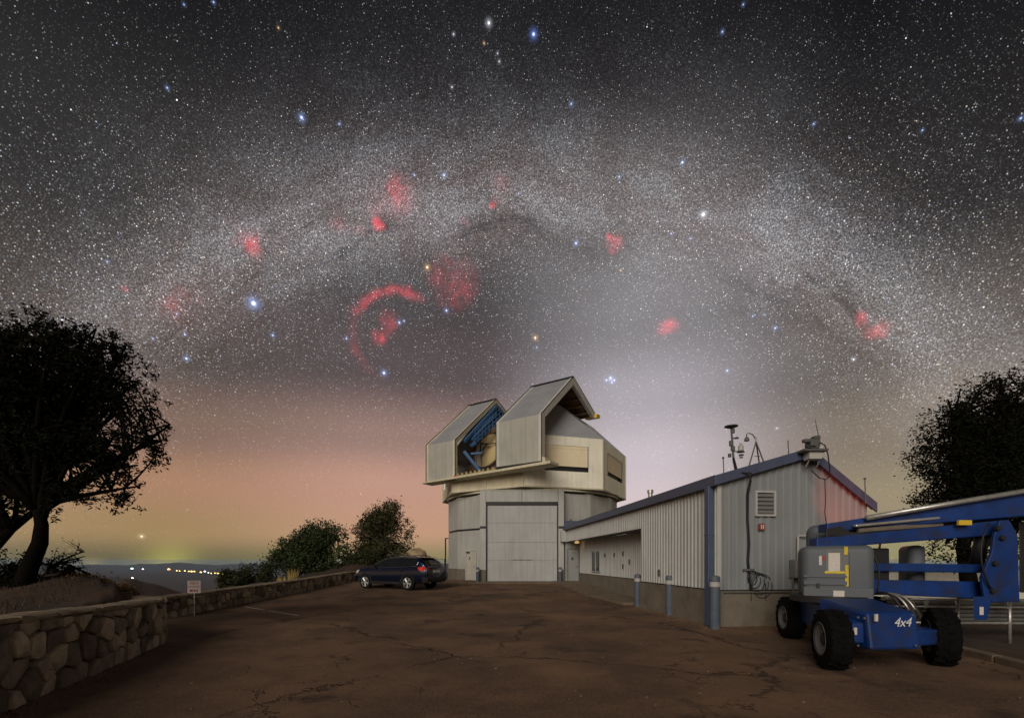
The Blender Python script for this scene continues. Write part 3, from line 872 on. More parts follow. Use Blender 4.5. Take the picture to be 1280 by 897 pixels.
for j, (xo, w) in enumerate([(0.0, 0.10), (0.13, 0.12), (0.28, 0.09), (0.40, 0.14), (0.57, 0.11), (0.71, 0.10), (0.85, 0.16), (1.05, 0.12)]):
    k.box(0.05 + xo, 0.05 + xo + w, BY + 0.094, BY + 0.0985, G0 + 1.30, G0 + 1.335)
k.build("worn_lettering", "smudge", rd)
k = MB(T); k.box(DX0 + 0.02, DX1 - 0.02, BY + 0.085, BY + 0.18, G0 + 0.004, G0 + 0.05); k.build("bottom_seal", "black_metal", rd)
# door sill slab
k = MB(T); k.box(-5.2, 3.6, 25.9, 26.75, G0 - 0.3, G0 + 0.03); k.build("apron", "kerb_concrete", obs, bevel=0.01)

# small personnel door on the left facet
p, q = bp(0), bp(-1)
i_best = None
for i in range(NB):
    p, q = bp(i), bp(i + 1)
    mid = (p + q) / 2
    px = 640 + mid.x / mid.y * F
    if mid.y < 31 and 570 < px < 600:
        i_best = i if i_best is None else i_best
p, q = bp(i_best), bp(i_best + 1)
d = (q - p).normalized(); nrm = Vector((d.y, -d.x, 0))
def door_at(px):
    # where the line of sight along this column of the facade meets the facet
    k_ = (px - 640) / F
    t = (k_ * p.y - p.x) / (d.x - k_ * d.y)
    return p + d * t
da, db_ = door_at(583.5), door_at(595.5)
da, db_ = da + nrm * 0.06, db_ + nrm * 0.06
pd = wall_slab(da, db_, G0 + 0.03, G0 + 1.85, 0.1, "personnel_door", "door_cream", bev=0.006, gap=0.02)
fr = MB(T)
dd = (db_ - da).normalized()
for u0, u1, z0, z1 in ((-0.05, 0.012, G0, G0 + 1.92), ((db_ - da).length - 0.012, (db_ - da).length + 0.05, G0, G0 + 1.92), (0.013, (db_ - da).length - 0.013, G0 + 1.86, G0 + 1.92)):
    a_, b_ = da + dd * u0 + nrm * 0.03, da + dd * u1 + nrm * 0.03
    c = [a_, b_, b_ - nrm * 0.12, a_ - nrm * 0.12]
    fr.hexa([Vector((v.x, v.y, z0)) for v in c] + [Vector((v.x, v.y, z1)) for v in c])
fr.build("door_frame", "door_cream", pd)
k = MB(T); c = da + dd * 0.33 + nrm * 0.012; k.prism([Vector((c.x, c.y, G0 + 1.35)), Vector((c.x, c.y, G0 + 1.5)), c + dd * 0.09 + Vector((0, 0, G0 + 1.5)), c + dd * 0.09 + Vector((0, 0, G0 + 1.35))], nrm * 0.01)
k.build("notice", "smudge", pd)
k = MB(T); c = da + dd * ((db_ - da).length - 0.08) + nrm * 0.05 + Vector((0, 0, G0 + 0.9)); k.tube([c, c - dd * 0.1], 0.015, 6); k.build("handle", "steel", pd)
k = MB(T); c = da + dd * 0.1 + nrm * 0.08; k.beam(Vector((c.x, c.y, G0 + 1.8)), Vector((c.x, c.y, G0 + 1.8)) + dd * 0.3, 0.06, 0.06); k.build("door_closer", "black_metal", pd)

# ---------------- rotating dome: octagon
RO = 6.72
O0 = R(-97.0)
def ov(i, r=RO): 
    a = O0 + i * math.pi / 4
    return Vector((DC.x + r * math.cos(a), DC.y + r * math.sin(a), 0))
ZB, ZW = 6.03, 9.08
VA0, VA1, VB1 = ov(0), ov(1), ov(2)

def faced_wall(p, q, cols, vent, lean=0.0):
    """wall of panels with a vent opening: vent = (u0, u1, z0, z1) along p-q; outside to the right of p->q"""
    p, q = Vector(p), Vector(q)
    L_ = (q - p).length
    d = (q - p).normalized(); nrm = Vector((d.y, -d.x, 0))
    def piece(name, material, u0, u1, z0, z1, o0, o1, parent=obs, bev=0.01):
        a_, b_ = p + d * u0, p + d * u1
        c = [a_ + nrm * o1, b_ + nrm * o1, b_ + nrm * o0, a_ + nrm * o0]
        k = MB(T); k.hexa([Vector((v.x, v.y, z0)) for v in c] + [Vector((v.x, v.y, z1)) for v in c])
        return k.build(name, material, parent, bevel=bev)
    if vent is None:
        n = max(1, round(L_ / 2.6))
        for i in range(n):
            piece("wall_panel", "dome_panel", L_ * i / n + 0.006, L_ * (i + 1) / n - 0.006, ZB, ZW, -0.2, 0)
        return piece
    u0, u1, z0, z1 = vent
    for (a, b_) in cols:
        a2, b2 = a + 0.006, b_ - 0.006
        if b_ <= u0 + 1e-3 or a >= u1 - 1e-3:
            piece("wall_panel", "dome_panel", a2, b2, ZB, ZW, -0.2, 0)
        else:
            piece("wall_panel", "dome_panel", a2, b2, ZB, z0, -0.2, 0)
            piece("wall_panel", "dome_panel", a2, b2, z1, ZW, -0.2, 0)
    fr_ = piece("vent", "black_metal", u0, u1, z0, z1, -0.30, -0.16, bev=0)
    zz = z0 + 0.30
    for f0, f1 in ((0.0, 0.86), (0.86, 1.0)):
        za = zz + (z1 - zz) * f0
        piece("vent_slat", "vent_panel", u0 + 0.03, u1 - 0.03, za + 0.003, zz + (z1 - zz) * f1 - 0.003, -0.10, -0.03, fr_, bev=0.006)
    for w0, w1, y0, y1 in ((u0 - 0.0, u0 + 0.03, z0, z1), (u1 - 0.03, u1, z0, z1)):
        piece("vent_jamb", "black_metal", w0, w1, y0, y1, -0.15, 0.004, fr_, bev=0)
    return piece

LA = (VA1 - VA0).length
# vent of the front right face is between image columns 683..736
def along(p, q, px):
    p, q = Vector(p), Vector(q); d = (q - p).normalized(); k_ = (px - 640) / F
    return (k_ * p.y - p.x) / (d.x - k_ * d.y)
ua, ub = max(0.6, along(VA0, VA1, 681)), along(VA0, VA1, 735.5)
piece_a = faced_wall(VA0, VA1, [(0, ua - 0.65), (ua - 0.65, ua), (ua, ub), (ub, LA)], (ua, ub, 6.98, 8.52))
LB = (VB1 - VA1).length
piece_b = faced_wall(VA1, VB1, [(0, 1.0), (1.0, LB - 0.8), (LB - 0.8, LB)], (1.0, LB - 0.8, 7.0, 8.45))
for i in (2, 3, 4, 5):
    faced_wall(ov(i), ov(i + 1), None, None)
# two left faces: only the low wall under the slit, and the cheeks
for i in (6, 7):
    p, q = ov(i), ov(i + 1)
    L_ = (q - p).length
    nP = 2
    for j in range(nP):
        wall_slab(p.lerp(q, j / nP), p.lerp(q, (j + 1) / nP), ZB, 6.80, 0.25, "skirt_panel", "dome_trim", gap=0.004)
# corner posts and lower lip
for i in range(8):
    k = MB(T); v = ov(i, RO + 0.01); k.tube([(v.x, v.y, ZB), (v.x, v.y, ZW if i < 7 and i > 0 else 6.6)], 0.05, 8); k.build("corner_trim", "dome_trim", obs)
lip = MB(T)
lip.add([tuple(ov(i, RO + 0.06)) [:2] + (ZB - 0.10,) for i in range(8)] + [tuple(ov(i, RO + 0.06))[:2] + (ZB - 0.004,) for i in range(8)] + [tuple(ov(i, 5.9))[:2] + (ZB - 0.10,) for i in range(8)] + [tuple(ov(i, 5.9))[:2] + (ZB - 0.004,) for i in range(8)],
        [(i, (i + 1) % 8, 8 + (i + 1) % 8, 8 + i) for i in range(8)] + [(i, (i + 1) % 8, 16 + (i + 1) % 8, 16 + i) for i in range(8)] + [(8 + i, 8 + (i + 1) % 8, 24 + (i + 1) % 8, 24 + i) for i in range(8)] + [(16 + i, 16 + (i + 1) % 8, 24 + (i + 1) % 8, 24 + i) for i in range(8)])
lip.build("lower_lip", "dome_trim", obs)
# floor and fixed roof
k = MB(T); k.prism([Vector((ov(i, 6.3).x, ov(i, 6.3).y, 6.56)) for i in range(8)], (0, 0, 0.2)); k.build("observing_floor", "interior_dark", obs)
# hip roof behind the shutters: ridge ends
GR = Vector((2.99, 28.9, 11.65)); GRb = S(7.9, 4.4, 10.9)
GLf = S(4.3, -2.4, 12.4); 
def slab(name, material, pts, t=0.12, parent=obs):
    pts = [Vector(p) for p in pts]
    n = (pts[1] - pts[0]).cross(pts[2] - pts[0]).normalized()
    if n.z > 0: n = -n
    k = MB(T); k.prism(pts, n * t)
    return k.build(name, material, parent, bevel=0)
def at(v, z): return Vector((v.x, v.y, z))
slab("roof_panel", "dome_roof", [at(VA0, ZW), at(VA1, ZW), GR])
slab("roof_panel", "dome_roof", [at(VA1, ZW), at(VB1, ZW), GRb, GR])
slab("roof_panel", "dome_roof", [at(VB1, ZW), at(ov(3), ZW), GRb])
BKL = S(7.9, -3.0, 10.9)
slab("roof_panel", "dome_roof", [at(ov(3), ZW), at(ov(4), ZW), BKL, GRb])
slab("roof_panel", "dome_roof", [at(ov(4), ZW), at(ov(5), ZW), BKL])
slab("roof_panel", "dome_roof", [at(ov(5), ZW), at(ov(6), ZW), GLf, BKL])
# inner back wall, dark
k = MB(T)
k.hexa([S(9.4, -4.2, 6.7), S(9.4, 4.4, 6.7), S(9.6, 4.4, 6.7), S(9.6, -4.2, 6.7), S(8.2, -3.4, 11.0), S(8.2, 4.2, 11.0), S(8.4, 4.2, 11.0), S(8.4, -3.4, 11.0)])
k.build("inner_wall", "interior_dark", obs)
# under-ridge liner between the shutters, so that the slit stays dark at the back
# ---------------- shutters: bent shells that slide apart
def shutter(name, s0, s1, z0, zt, ridge_b, ridge_z, back_b, back_z, label):
    root = empty(name, S(0, (s0 + s1) / 2, z0))
    root.parent = obs
    root.matrix_parent_inverse = Matrix.Identity(4)
    root.location = T(S(0, (s0 + s1) / 2, z0))
    Tl = lambda p: Vector(p) - S(0, (s0 + s1) / 2, z0)
    th = 0.34 if s0 > 0 else 0.18
    prof = [(0.0, z0), (0.0, zt), (ridge_b, ridge_z), (back_b, back_z)]
    inner = [(th, z0), (th, zt - 0.12), (ridge_b, ridge_z - th * 1.35), (back_b - 0.12, back_z - th * 1.1)]
    # skin panels
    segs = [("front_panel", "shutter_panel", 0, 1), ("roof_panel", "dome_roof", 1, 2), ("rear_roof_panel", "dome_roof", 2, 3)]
    for nm, mt_, i, j in segs:
        n = 3 if nm == "front_panel" else 2
        for q_ in range(n):
            sa, sb = s0 + (s1 - s0) * q_ / n + 0.004, s0 + (s1 - s0) * (q_ + 1) / n - 0.004
            k = MB(Tl)
            (b0, za), (b1, zb) = prof[i], prof[j]
            (c0, ya), (c1, yb) = inner[i], inner[j]
            # a thin outer skin
            f_ = 0.25
            b2, z2 = b0 + (c0 - b0) * f_, za + (ya - za) * f_
            b3, z3 = b1 + (c1 - b1) * f_, zb + (yb - zb) * f_
            k.hexa([S(b0, sa, za), S(b0, sb, za), S(b2, sb, z2), S(b2, sa, z2), S(b1, sa, zb), S(b1, sb, zb), S(b3, sb, z3), S(b3, sa, z3)])
            k.build(nm, mt_, root, bevel=0.004)
        # inner liner with ribs
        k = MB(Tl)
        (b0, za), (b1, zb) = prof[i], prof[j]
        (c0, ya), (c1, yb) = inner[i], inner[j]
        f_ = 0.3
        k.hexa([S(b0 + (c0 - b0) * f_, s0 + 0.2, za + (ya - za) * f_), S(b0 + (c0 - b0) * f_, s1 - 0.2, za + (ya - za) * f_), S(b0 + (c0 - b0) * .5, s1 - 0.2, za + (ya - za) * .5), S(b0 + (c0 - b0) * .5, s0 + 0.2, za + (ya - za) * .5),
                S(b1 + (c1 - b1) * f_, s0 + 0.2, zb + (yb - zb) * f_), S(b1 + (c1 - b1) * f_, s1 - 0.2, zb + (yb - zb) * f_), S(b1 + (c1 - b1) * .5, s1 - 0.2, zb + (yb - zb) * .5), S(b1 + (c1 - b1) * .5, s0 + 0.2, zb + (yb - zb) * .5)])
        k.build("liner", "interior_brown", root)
    for e in range(1, 5):                                   # ribs inside the rear slope
        f0 = e / 5.0
        b0 = ridge_b + (back_b - ridge_b) * f0; z_ = ridge_z + (back_z - ridge_z) * f0 - th * 0.95
        k = MB(Tl); k.beam(S(b0, s0 + 0.2, z_), S(b0, s1 - 0.2, z_), 0.10, 0.16); k.build("rib", "interior_brown", root)
    # end frames, one at each side: bent box girders with the pale edge seen from the side
    for (sa, sb) in ((s0 - 0.03, s0 + 0.19), (s1 - 0.19, s1 + 0.03)):
        for i in range(3):
            (b0, za), (b1, zb) = prof[i], prof[i + 1]
            (c0, ya), (c1, yb) = inner[i], inner[i + 1]
            e_ = 0.02
            k = MB(Tl)
            k.hexa([S(b0 - e_, sa, za + (0 if i == 0 else e_)), S(b0 - e_, sb, za + (0 if i == 0 else e_)), S(c0, sb, ya), S(c0, sa, ya), S(b1 - e_, sa, zb + e_), S(b1 - e_, sb, zb + e_), S(c1, sb, yb), S(c1, sa, yb)])
            k.build("end_frame", "frame_grey" if s0 > 0 else "dome_trim", root, bevel=0.004)
    # dark drip edges
    for (sa, sb) in ((s0 - 0.05, s0 + 0.03), (s1 - 0.03, s1 + 0.05)):
        k = MB(Tl)
        k.tube([S(-0.03, (sa + sb) / 2, z0), S(-0.03, (sa + sb) / 2, zt + 0.02), S(ridge_b, (sa + sb) / 2, ridge_z + 0.05), S(back_b, (sa + sb) / 2, back_z + 0.05)], 0.03, 6)
        k.build("edge_seal", "black_metal", root)
    k = MB(Tl); k.beam(S(ridge_b, s0 - 0.03, ridge_z + 0.035), S(ridge_b, s1 + 0.03, ridge_z + 0.035), 0.22, 0.06); k.build("ridge_cap", "black_metal", root)
    k = MB(Tl); k.beam(S(0.12, s0, z0 - 0.05), S(0.12, s1, z0 - 0.05), 0.26, 0.10); k.build("bottom_seal", "black_metal", root)
    if label: root["label"] = label
    return root
sh_l = shutter("shutter", -3.95, -1.51, 6.74, 9.12, 4.45, 12.98, 7.8, 11.6, None)
sh_r = shutter("shutter", 1.64, 4.67, 7.08, 9.67, 4.05, 13.05, 7.55, 11.70, None)
# yellow buffer at the back end of the right shutter
k = MB(T); k.hexa([S(7.4, 4.0, 11.40), S(7.4, 4.85, 11.40), S(8.05, 4.85, 11.52), S(8.05, 4.0, 11.52), S(7.4, 4.0, 11.66), S(7.4, 4.85, 11.66), S(8.05, 4.85, 11.75), S(8.05, 4.0, 11.75)])
k.build("buffer_beam", "yellow_paint", obs, bevel=0.01)
# ledge and track under the shutters
k = MB(T); k.hexa([S(-0.25, -4.15, 6.60), S(-0.25, 5.35, 6.82), S(0.75, 5.35, 6.82), S(0.75, -4.15, 6.60), S(-0.25, -4.15, 6.68), S(-0.25, 5.35, 6.98), S(0.75, 5.35, 6.98), S(0.75, -4.15, 6.68)])
k.build("shutter_ledge", "dome_trim", obs, bevel=0.01)
k = MB(T); k.hexa([S(-0.05, -1.45, 6.69), S(-0.05, 1.62, 6.79), S(0.2, 1.62, 6.79), S(0.2, -1.45, 6.69), S(-0.05, -1.45, 6.86), S(-0.05, 1.62, 6.98), S(0.2, 1.62, 6.98), S(0.2, -1.45, 6.86)])
k.build("sill_track", "rust_rail", obs)
random.seed(5)
for i in range(9):
    s = -1.3 + i * 0.33
    k = MB(T); z_ = 6.84 + 0.12 * (s + 1.45) / 3.1; w = 0.08 + 0.07 * random.random()
    k.hexa([S(-0.07, s, z_), S(-0.07, s + w, z_), S(0.0, s + w, z_), S(0.0, s, z_), S(-0.07, s, z_ + 0.14), S(-0.07, s + w, z_ + 0.14), S(0.0, s + w, z_ + 0.14), S(0.0, s, z_ + 0.14)])
    k.build("track_clip", "rust_rail", obs)
k = MB(T); k.lathe([(0.0, 0), (0.09, 0.0), (0.10, 0.08), (0.06, 0.15), (0, 0.16)], 12, Matrix.Translation(S(-0.15, -1.42, 6.70))); k.build("marker_lamp", "tail_red", obs, smooth=True)
k = MB(T); k.hexa([S(-0.1, 4.75, 6.99), S(-0.1, 4.95, 6.99), S(0.3, 4.95, 6.99), S(0.3, 4.75, 6.99), S(-0.1, 4.75, 7.3), S(-0.1, 4.95, 7.2), S(0.3, 4.95, 7.2), S(0.3, 4.75, 7.3)]); k.build("track_stop", "dome_trim", obs)

# ---------------- telescope inside the slit
tel = empty("telescope", S(5.5, 1.0, 6.76))
tag(tel, "large telescope with beige mirror cover and blue frame inside the open dome", "telescope")
Tt = local(tel)
TC = Vector((-1.62, 30.4, 9.05))
ax = Vector((-0.62, -0.72, 0.31)).normalized()
Mx = Matrix.Translation(TC) @ ax.to_track_quat("Z", "Y").to_matrix().to_4x4()
k = MB(Tt); k.lathe([(0.0, -0.15), (1.22, -0.15), (1.25, 0.0), (1.22, 0.06), (0.35, 0.18), (0.0, 0.19)], 40, Mx); k.build("mirror_cover", "mirror_cover", tel, auto=30)
k = MB(Tt); k.lathe([(1.3, -0.5), (1.45, -0.5), (1.45, -0.2), (1.3, -0.2)], 40, Mx); k.build("cell_ring", "interior_dark", tel, auto=30)
for i in range(14):
    a0, a1 = 2 * math.pi * i / 14 + 0.03, 2 * math.pi * (i + 1) / 14 - 0.03
    k = MB(Tt)
    pts = []
    for rr_, zz_ in ((1.50, -0.25), (1.98, -0.05)):
        for a_ in (a0, a1):
            pts.append(Mx @ Vector((rr_ * math.cos(a_), rr_ * math.sin(a_), zz_)))
    nn = Mx.to_3x3() @ Vector((0, 0, 0.08))
    q4 = [pts[0], pts[1], pts[3], pts[2]]
    k.prism(q4, nn)
    k.build("cell_flap", "cell_brown", tel, bevel=0.01)
k = MB(Tt)
tri = [Mx @ Vector((0.42 * math.cos(a), 0.42 * math.sin(a), 0.55)) for a in (0.3, 2.4, 4.5)]
for i in range(3):
    k.tube([tri[i], tri[(i + 1) % 3]], 0.05, 6)
    k.tube([tri[i], Mx @ Vector((1.15 * math.cos(0.3 + 2.1 * i), 1.15 * math.sin(0.3 + 2.1 * i), 0.05))], 0.035, 6)
k.build("centre_truss", "black_metal", tel)
# mount and truss
for i, (p0, p1, w) in enumerate([
        (S(0.75, -1.42, 8.55), S(1.6, -0.45, 7.0), 0.20), (S(0.7, -1.42, 6.8), S(0.7, -1.42, 9.2), 0.2),
        (S(0.8, -1.40, 9.2), S(4.4, -1.40, 12.5), 0.18), (S(1.4, -1.3, 9.4), S(3.6, -0.9, 11.7), 0.14),
        (S(1.2, -1.2, 8.95), S(3.3, -0.35, 11.2), 0.18), (S(2.2, -1.1, 6.8), S(2.2, -1.1, 9.4), 0.12),
        (S(1.3, -1.3, 8.5), S(1.7, -0.7, 8.55), 0.12),
        (S(3.6, 1.5, 7.0), S(3.6, 1.5, 8.2), 0.3), (S(2.8, 0.8, 6.9), S(3.2, 1.6, 7.5), 0.16)]):
    k = MB(Tt); k.beam(p0, p1, w, w); k.build("frame_beam", "tele_blue", tel, bevel=0.01)
for j in range(6):                                           # stair flight along the truss: treads and rails
    f0 = j / 6
    a_ = S(1.4, -1.15, 9.1).lerp(S(3.3, -0.3, 11.2), f0)
    k = MB(Tt); k.beam(a_ - ST * 0.3, a_ + ST * 0.3, 0.22, 0.04); k.build("tread", "tele_blue", tel)
for o_ in (0.35, 0.62, 0.9):
    k = MB(Tt); k.tube([S(1.3, -0.95, 9.0 + o_), S(3.3, -0.15, 11.05 + o_)], 0.028, 6); k.build("handrail", "tele_blue", tel)
for j in range(9):
    f0 = j / 8
    a_ = S(1.3, -0.95, 9.0).lerp(S(3.3, -0.15, 11.05), f0)
    k = MB(Tt); k.tube([a_, a_ + Vector((0, 0, 0.9))], 0.022, 6); k.build("baluster", "tele_blue", tel)
for j in range(3):
    a_ = S(1.9, -1.3 + 0.22 * j, 8.2)
    k = MB(Tt); k.tube([a_ - Vector((0, 0, 1.3)), a_ + Vector((0, 0, 0.75))], 0.02, 6); k.build("baluster", "tele_blue", tel)

# ------------------------------------------------------------------ workshop with ribbed siding
WRZ = math.atan2(WW.y, WW.x)
shed = empty("workshop", (W0.x, W0.y, 0.0), WRZ)
tag(shed, "long grey ribbed metal workshop with blue roof edge and recessed porch", "building")
# local axes: x along the gable to the right, y along the side away from the lot
GW, LEN = 3.98, 15.95
ZP = 0.88                                   # top of concrete plinth
EZ, RZ_, REZ, RX = 3.60, 4.28, 3.05, 2.31   # left eave, ridge, right eave heights; ridge position
def roof_z(x):
    return EZ + (RZ_ - EZ) * x / RX if x <= RX else RZ_ + (REZ - RZ_) * (x - RX) / (GW - RX)
def lp(x, y):                                # local -> lot coordinates
    p = W0 + WW * x + WU * y
    return p.x, p.y

def ribbed(name, u0, u1, zb, ztop, place, parent=shed, material="siding", pitch=0.203, depth=0.028, rib=0.045):
    """a sheet of ribbed siding; place(u, out, z) gives the local point; ztop(u) is its upper edge"""
    us = [(u0, 0.0)]
    n = max(1, round((u1 - u0) / pitch))
    st = (u1 - u0) / n
    for i in range(n):
        c = u0 + (i + 0.5) * st
        us += [(c - rib, 0.0), (c - rib * 0.45, depth), (c + rib * 0.45, depth), (c + rib, 0.0)]
    us.append((u1, 0.0))
    k = MB()
    nn = len(us)
    vs_ = [place(u, o, zb) for u, o in us] + [place(u, o, ztop(u)) for u, o in us] + [place(u, -0.03, zb) for u, o in us] + [place(u, -0.03, ztop(u)) for u, o in us]
    fs = [(i, i + 1, nn + i + 1, nn + i) for i in range(nn - 1)] + [(2 * nn + i, 3 * nn + i, 3 * nn + i + 1, 2 * nn + i + 1) for i in range(nn - 1)]
    fs += [(nn + i, nn + i + 1, 3 * nn + i + 1, 3 * nn + i) for i in range(nn - 1)] + [(i, 2 * nn + i, 2 * nn + i + 1, i + 1) for i in range(nn - 1)]
    fs += [(0, nn, 3 * nn, 2 * nn), (nn - 1, 3 * nn - 1, 4 * nn - 1, 2 * nn - 1)]
    k.add(vs_, fs)
    return k.build(name, material, parent)

# gable panels (outside towards -y)
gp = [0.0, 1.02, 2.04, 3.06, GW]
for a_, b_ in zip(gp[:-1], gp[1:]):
    ribbed("wall_panel", a_ + 0.003, b_ - 0.003, ZP, lambda u: roof_z(u) - 0.05, lambda u, o, z: (u, -o, z), material="gable_siding_shaded")
# side panels (outside towards -x); recess from y = 4.6 to the far end below z = 2.70
Y0R, ZR, DR = 4.60, 2.70, 0.85
side = lambda u, o, z: (-o, u, z)
for i in range(5):
    a_, b_ = Y0R * i / 5, Y0R * (i + 1) / 5
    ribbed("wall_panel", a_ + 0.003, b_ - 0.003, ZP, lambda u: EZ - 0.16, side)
n = 10
for i in range(n):
    a_, b_ = Y0R + (LEN - Y0R) * i / n, Y0R + (LEN - Y0R) * (i + 1) / n
    ribbed("fascia_panel", a_ + 0.003, b_ - 0.003, ZR, lambda u: EZ - 0.16, side)
    ribbed("recess_panel", a_ + 0.003, b_ - 0.003, ZP - 0.02, lambda u: ZR + 0.02, lambda u, o, z: (DR - o, u, z))
# corner and recess trims
def bxp(name, material, x0, x1, y0, y1, z0, z1, parent=shed, bev=0.006):
    k = MB(); k.box(x0, x1, y0, y1, z0, z1); return k.build(name, material, parent, bevel=bev)
bxp("corner_trim", "siding", -0.036, 0.07, -0.036, -0.030 + 0.0, ZP + 0.01, EZ - 0.17)
bxp("recess_return", "siding", -0.02, DR, Y0R - 0.06, Y0R - 0.004, ZP, ZR)
bxp("soffit", "vent_grey", 0.0, DR, Y0R, LEN, ZR + 0.025, ZR + 0.06)
bxp("porch_end_wall", "door_grey", -0.02, DR, LEN - 0.12, LEN - 0.02, 0.1, ZR)
bxp("inner_fill", "interior_dark", 0.1, GW - 0.1, 0.1, 0.2, 0.0, 2.9)
bxp("rear_wall", "siding", GW - 0.06, GW - 0.03, 0.05, LEN, 0.3, REZ - 0.06)
bxp("end_wall", "siding", 0.9, GW - 0.08, LEN - 0.10, LEN - 0.04, 0.3, 3.0)
# plinth pieces
g_near = -0.35
bxp("plinth", "concrete", -0.06, GW + 0.05, -0.06, 0.2, g_near, ZP - 0.012)
bxp("plinth", "concrete", -0.06, 0.16, 0.205, Y0R, g_near, ZP - 0.012)
bxp("plinth", "concrete", DR - 0.06, DR + 0.12, Y0R - 0.3, LEN, g_near, ZP - 0.04)
bxp("plinth", "concrete", GW - 0.16, GW + 0.05, 0.205, LEN, g_near, ZP - 0.02)
bxp("sill_flashing", "black_metal", -0.07, GW + 0.06, -0.07, 0.0, ZP - 0.01, ZP + 0.012, bev=0)
bxp("sill_flashing", "black_metal", -0.07, 0.0, 0.002, Y0R, ZP - 0.01, ZP + 0.012, bev=0)
bxp("sill_flashing", "black_metal", DR - 0.07, DR - 0.01, Y0R + 0.1, LEN - 0.13, ZP - 0.038, ZP - 0.016, bev=0)
# roof: two slopes of standing seam sheets
OV = 0.12
def roofslab(name, xa, xb, ya, yb, t=0.05):
    def zz(x):
        return EZ + (RZ_ - EZ) * x / RX if x <= RX + 1e-6 else RZ_ + (REZ - RZ_) * (x - RX) / (GW - RX)
    k = MB()
    k.hexa([(xa, ya, zz(xa)), (xb, ya, zz(xb)), (xb, yb, zz(xb)), (xa, yb, zz(xa)), (xa, ya, zz(xa) + t), (xb, ya, zz(xb) + t), (xb, yb, zz(xb) + t), (xa, yb, zz(xa) + t)])
    return k.build(name, "roof_blue", shed)
nr = 16
for i in range(nr):
    ya, yb = -OV + (LEN + OV) * i / nr, -OV + (LEN + OV) * (i + 1) / nr
    roofslab("roof_sheet", -OV, RX - 0.002, ya + 0.004, yb - 0.004)
    roofslab("roof_sheet", RX + 0.002, GW + OV, ya + 0.004, yb - 0.004)
# eave fascia and gutter on the long side, rake boards on the gable
k = MB(); k.box(-OV - 0.05, -OV + 0.0, -OV - 0.02, LEN, EZ - 0.23, EZ + 0.03); k.build("eave_fascia", "roof_blue", shed, bevel=0.01)
k = MB(); k.box(-OV - 0.02, -0.01, 0.0, LEN, EZ - 0.20, EZ - 0.165); k.build("eave_soffit", "roof_blue", shed)
def rake(xa, xb, mt_):
    k = MB()
    za, zb = roof_z(xa if xa > 0 else 0) + (0 if xa >= 0 else (RZ_ - EZ) / RX * xa), roof_z(min(xb, GW)) + (0 if xb <= GW else (REZ - RZ_) / (GW - RX) * (xb - GW))
    k.hexa([(xa, -OV - 0.05, za - 0.17), (xb, -OV - 0.05, zb - 0.17), (xb, -OV, zb - 0.17), (xa, -OV, za - 0.17), (xa, -OV - 0.05, za + 0.065), (xb, -OV - 0.05, zb + 0.065), (xb, -OV, zb + 0.065), (xa, -OV, za + 0.065)])
    k.build("rake_board", mt_, shed, bevel=0.008)
    k = MB()
    k.hexa([(xa, -OV + 0.002, za - 0.09), (xb, -OV + 0.002, zb - 0.09), (xb, 0.0, zb - 0.09), (xa, 0.0, za - 0.09), (xa, -OV + 0.002, za - 0.06), (xb, -OV + 0.002, zb - 0.06), (xb, 0.0, zb - 0.06), (xa, 0.0, za - 0.06)])
    k.build("rake_soffit", mt_, shed)
rake(-OV - 0.052, RX - 0.001, "roof_blue"); rake(RX + 0.001, GW + OV, "roof_blue")
# flat blue link roof where the workshop meets the bay
k = MB(); k.box(-0.10, 1.9, LEN + 0.01, LEN + 0.5, EZ - 0.22, EZ + 0.36); k.build("link_roof", "roof_blue", shed, bevel=0.02)
k = MB(); k.box(-0.32, -0.02, LEN - 0.4, LEN + 0.0, ZR, EZ - 0.24); k.build("link_panel", "siding", shed)
# downspout
k = MB(); k.box(-0.21, -0.07, 0.06, 0.24, 0.02, EZ - 0.20); k.box(-0.215, -0.055, 0.055, 0.245, 2.20, 2.24); k.build("downspout", "downspout_blue", shed, bevel=0.012)
# gable louvre
LX0, LX1, LZ0, LZ1 = 0.98, 1.42, 2.72, 3.24
k = MB()
for x0, x1, z0, z1 in ((LX0 - 0.05, LX0, LZ0 - 0.05, LZ1 + 0.05), (LX1, LX1 + 0.05, LZ0 - 0.05, LZ1 + 0.05), (LX0, LX1, LZ1, LZ1 + 0.05), (LX0 - 0.0, LX1, LZ0 - 0.05, LZ0)):
    k.box(x0, x1, -0.075, -0.0, z0, z1)
lv = k.build("louvre", "siding", shed, bevel=0.004)
k = MB(); k.box(LX0, LX1, -0.03, -0.01, LZ0, LZ1); k.build("louvre_back", "black_metal", lv)
for i in range(5):
    z = LZ0 + 0.02 + i * 0.10
    k = MB(); k.hexa([(LX0 + .004, -0.066, z), (LX1 - .004, -0.066, z), (LX1 - .004, -0.036, z + 0.06), (LX0 + .004, -0.036, z + 0.06), (LX0 + .004, -0.066, z + 0.022), (LX1 - .004, -0.066, z + 0.022), (LX1 - .004, -0.036, z + 0.082), (LX0 + .004, -0.036, z + 0.082)])
    k.build("louvre_blade", "vent_grey", lv)
# red alarm bell box
k = MB(); k.box(1.02, 1.16, -0.10, -0.03, 2.33, 2.49)
rb_ = k.build("alarm_box", "red_box", shed, bevel=0.008)
k = MB(); k.box(1.05, 1.075, -0.104, -0.101, 2.36, 2.46); k.box(1.10, 1.125, -0.104, -0.101, 2.36, 2.46); k.build("alarm_marks", "paper", rb_)
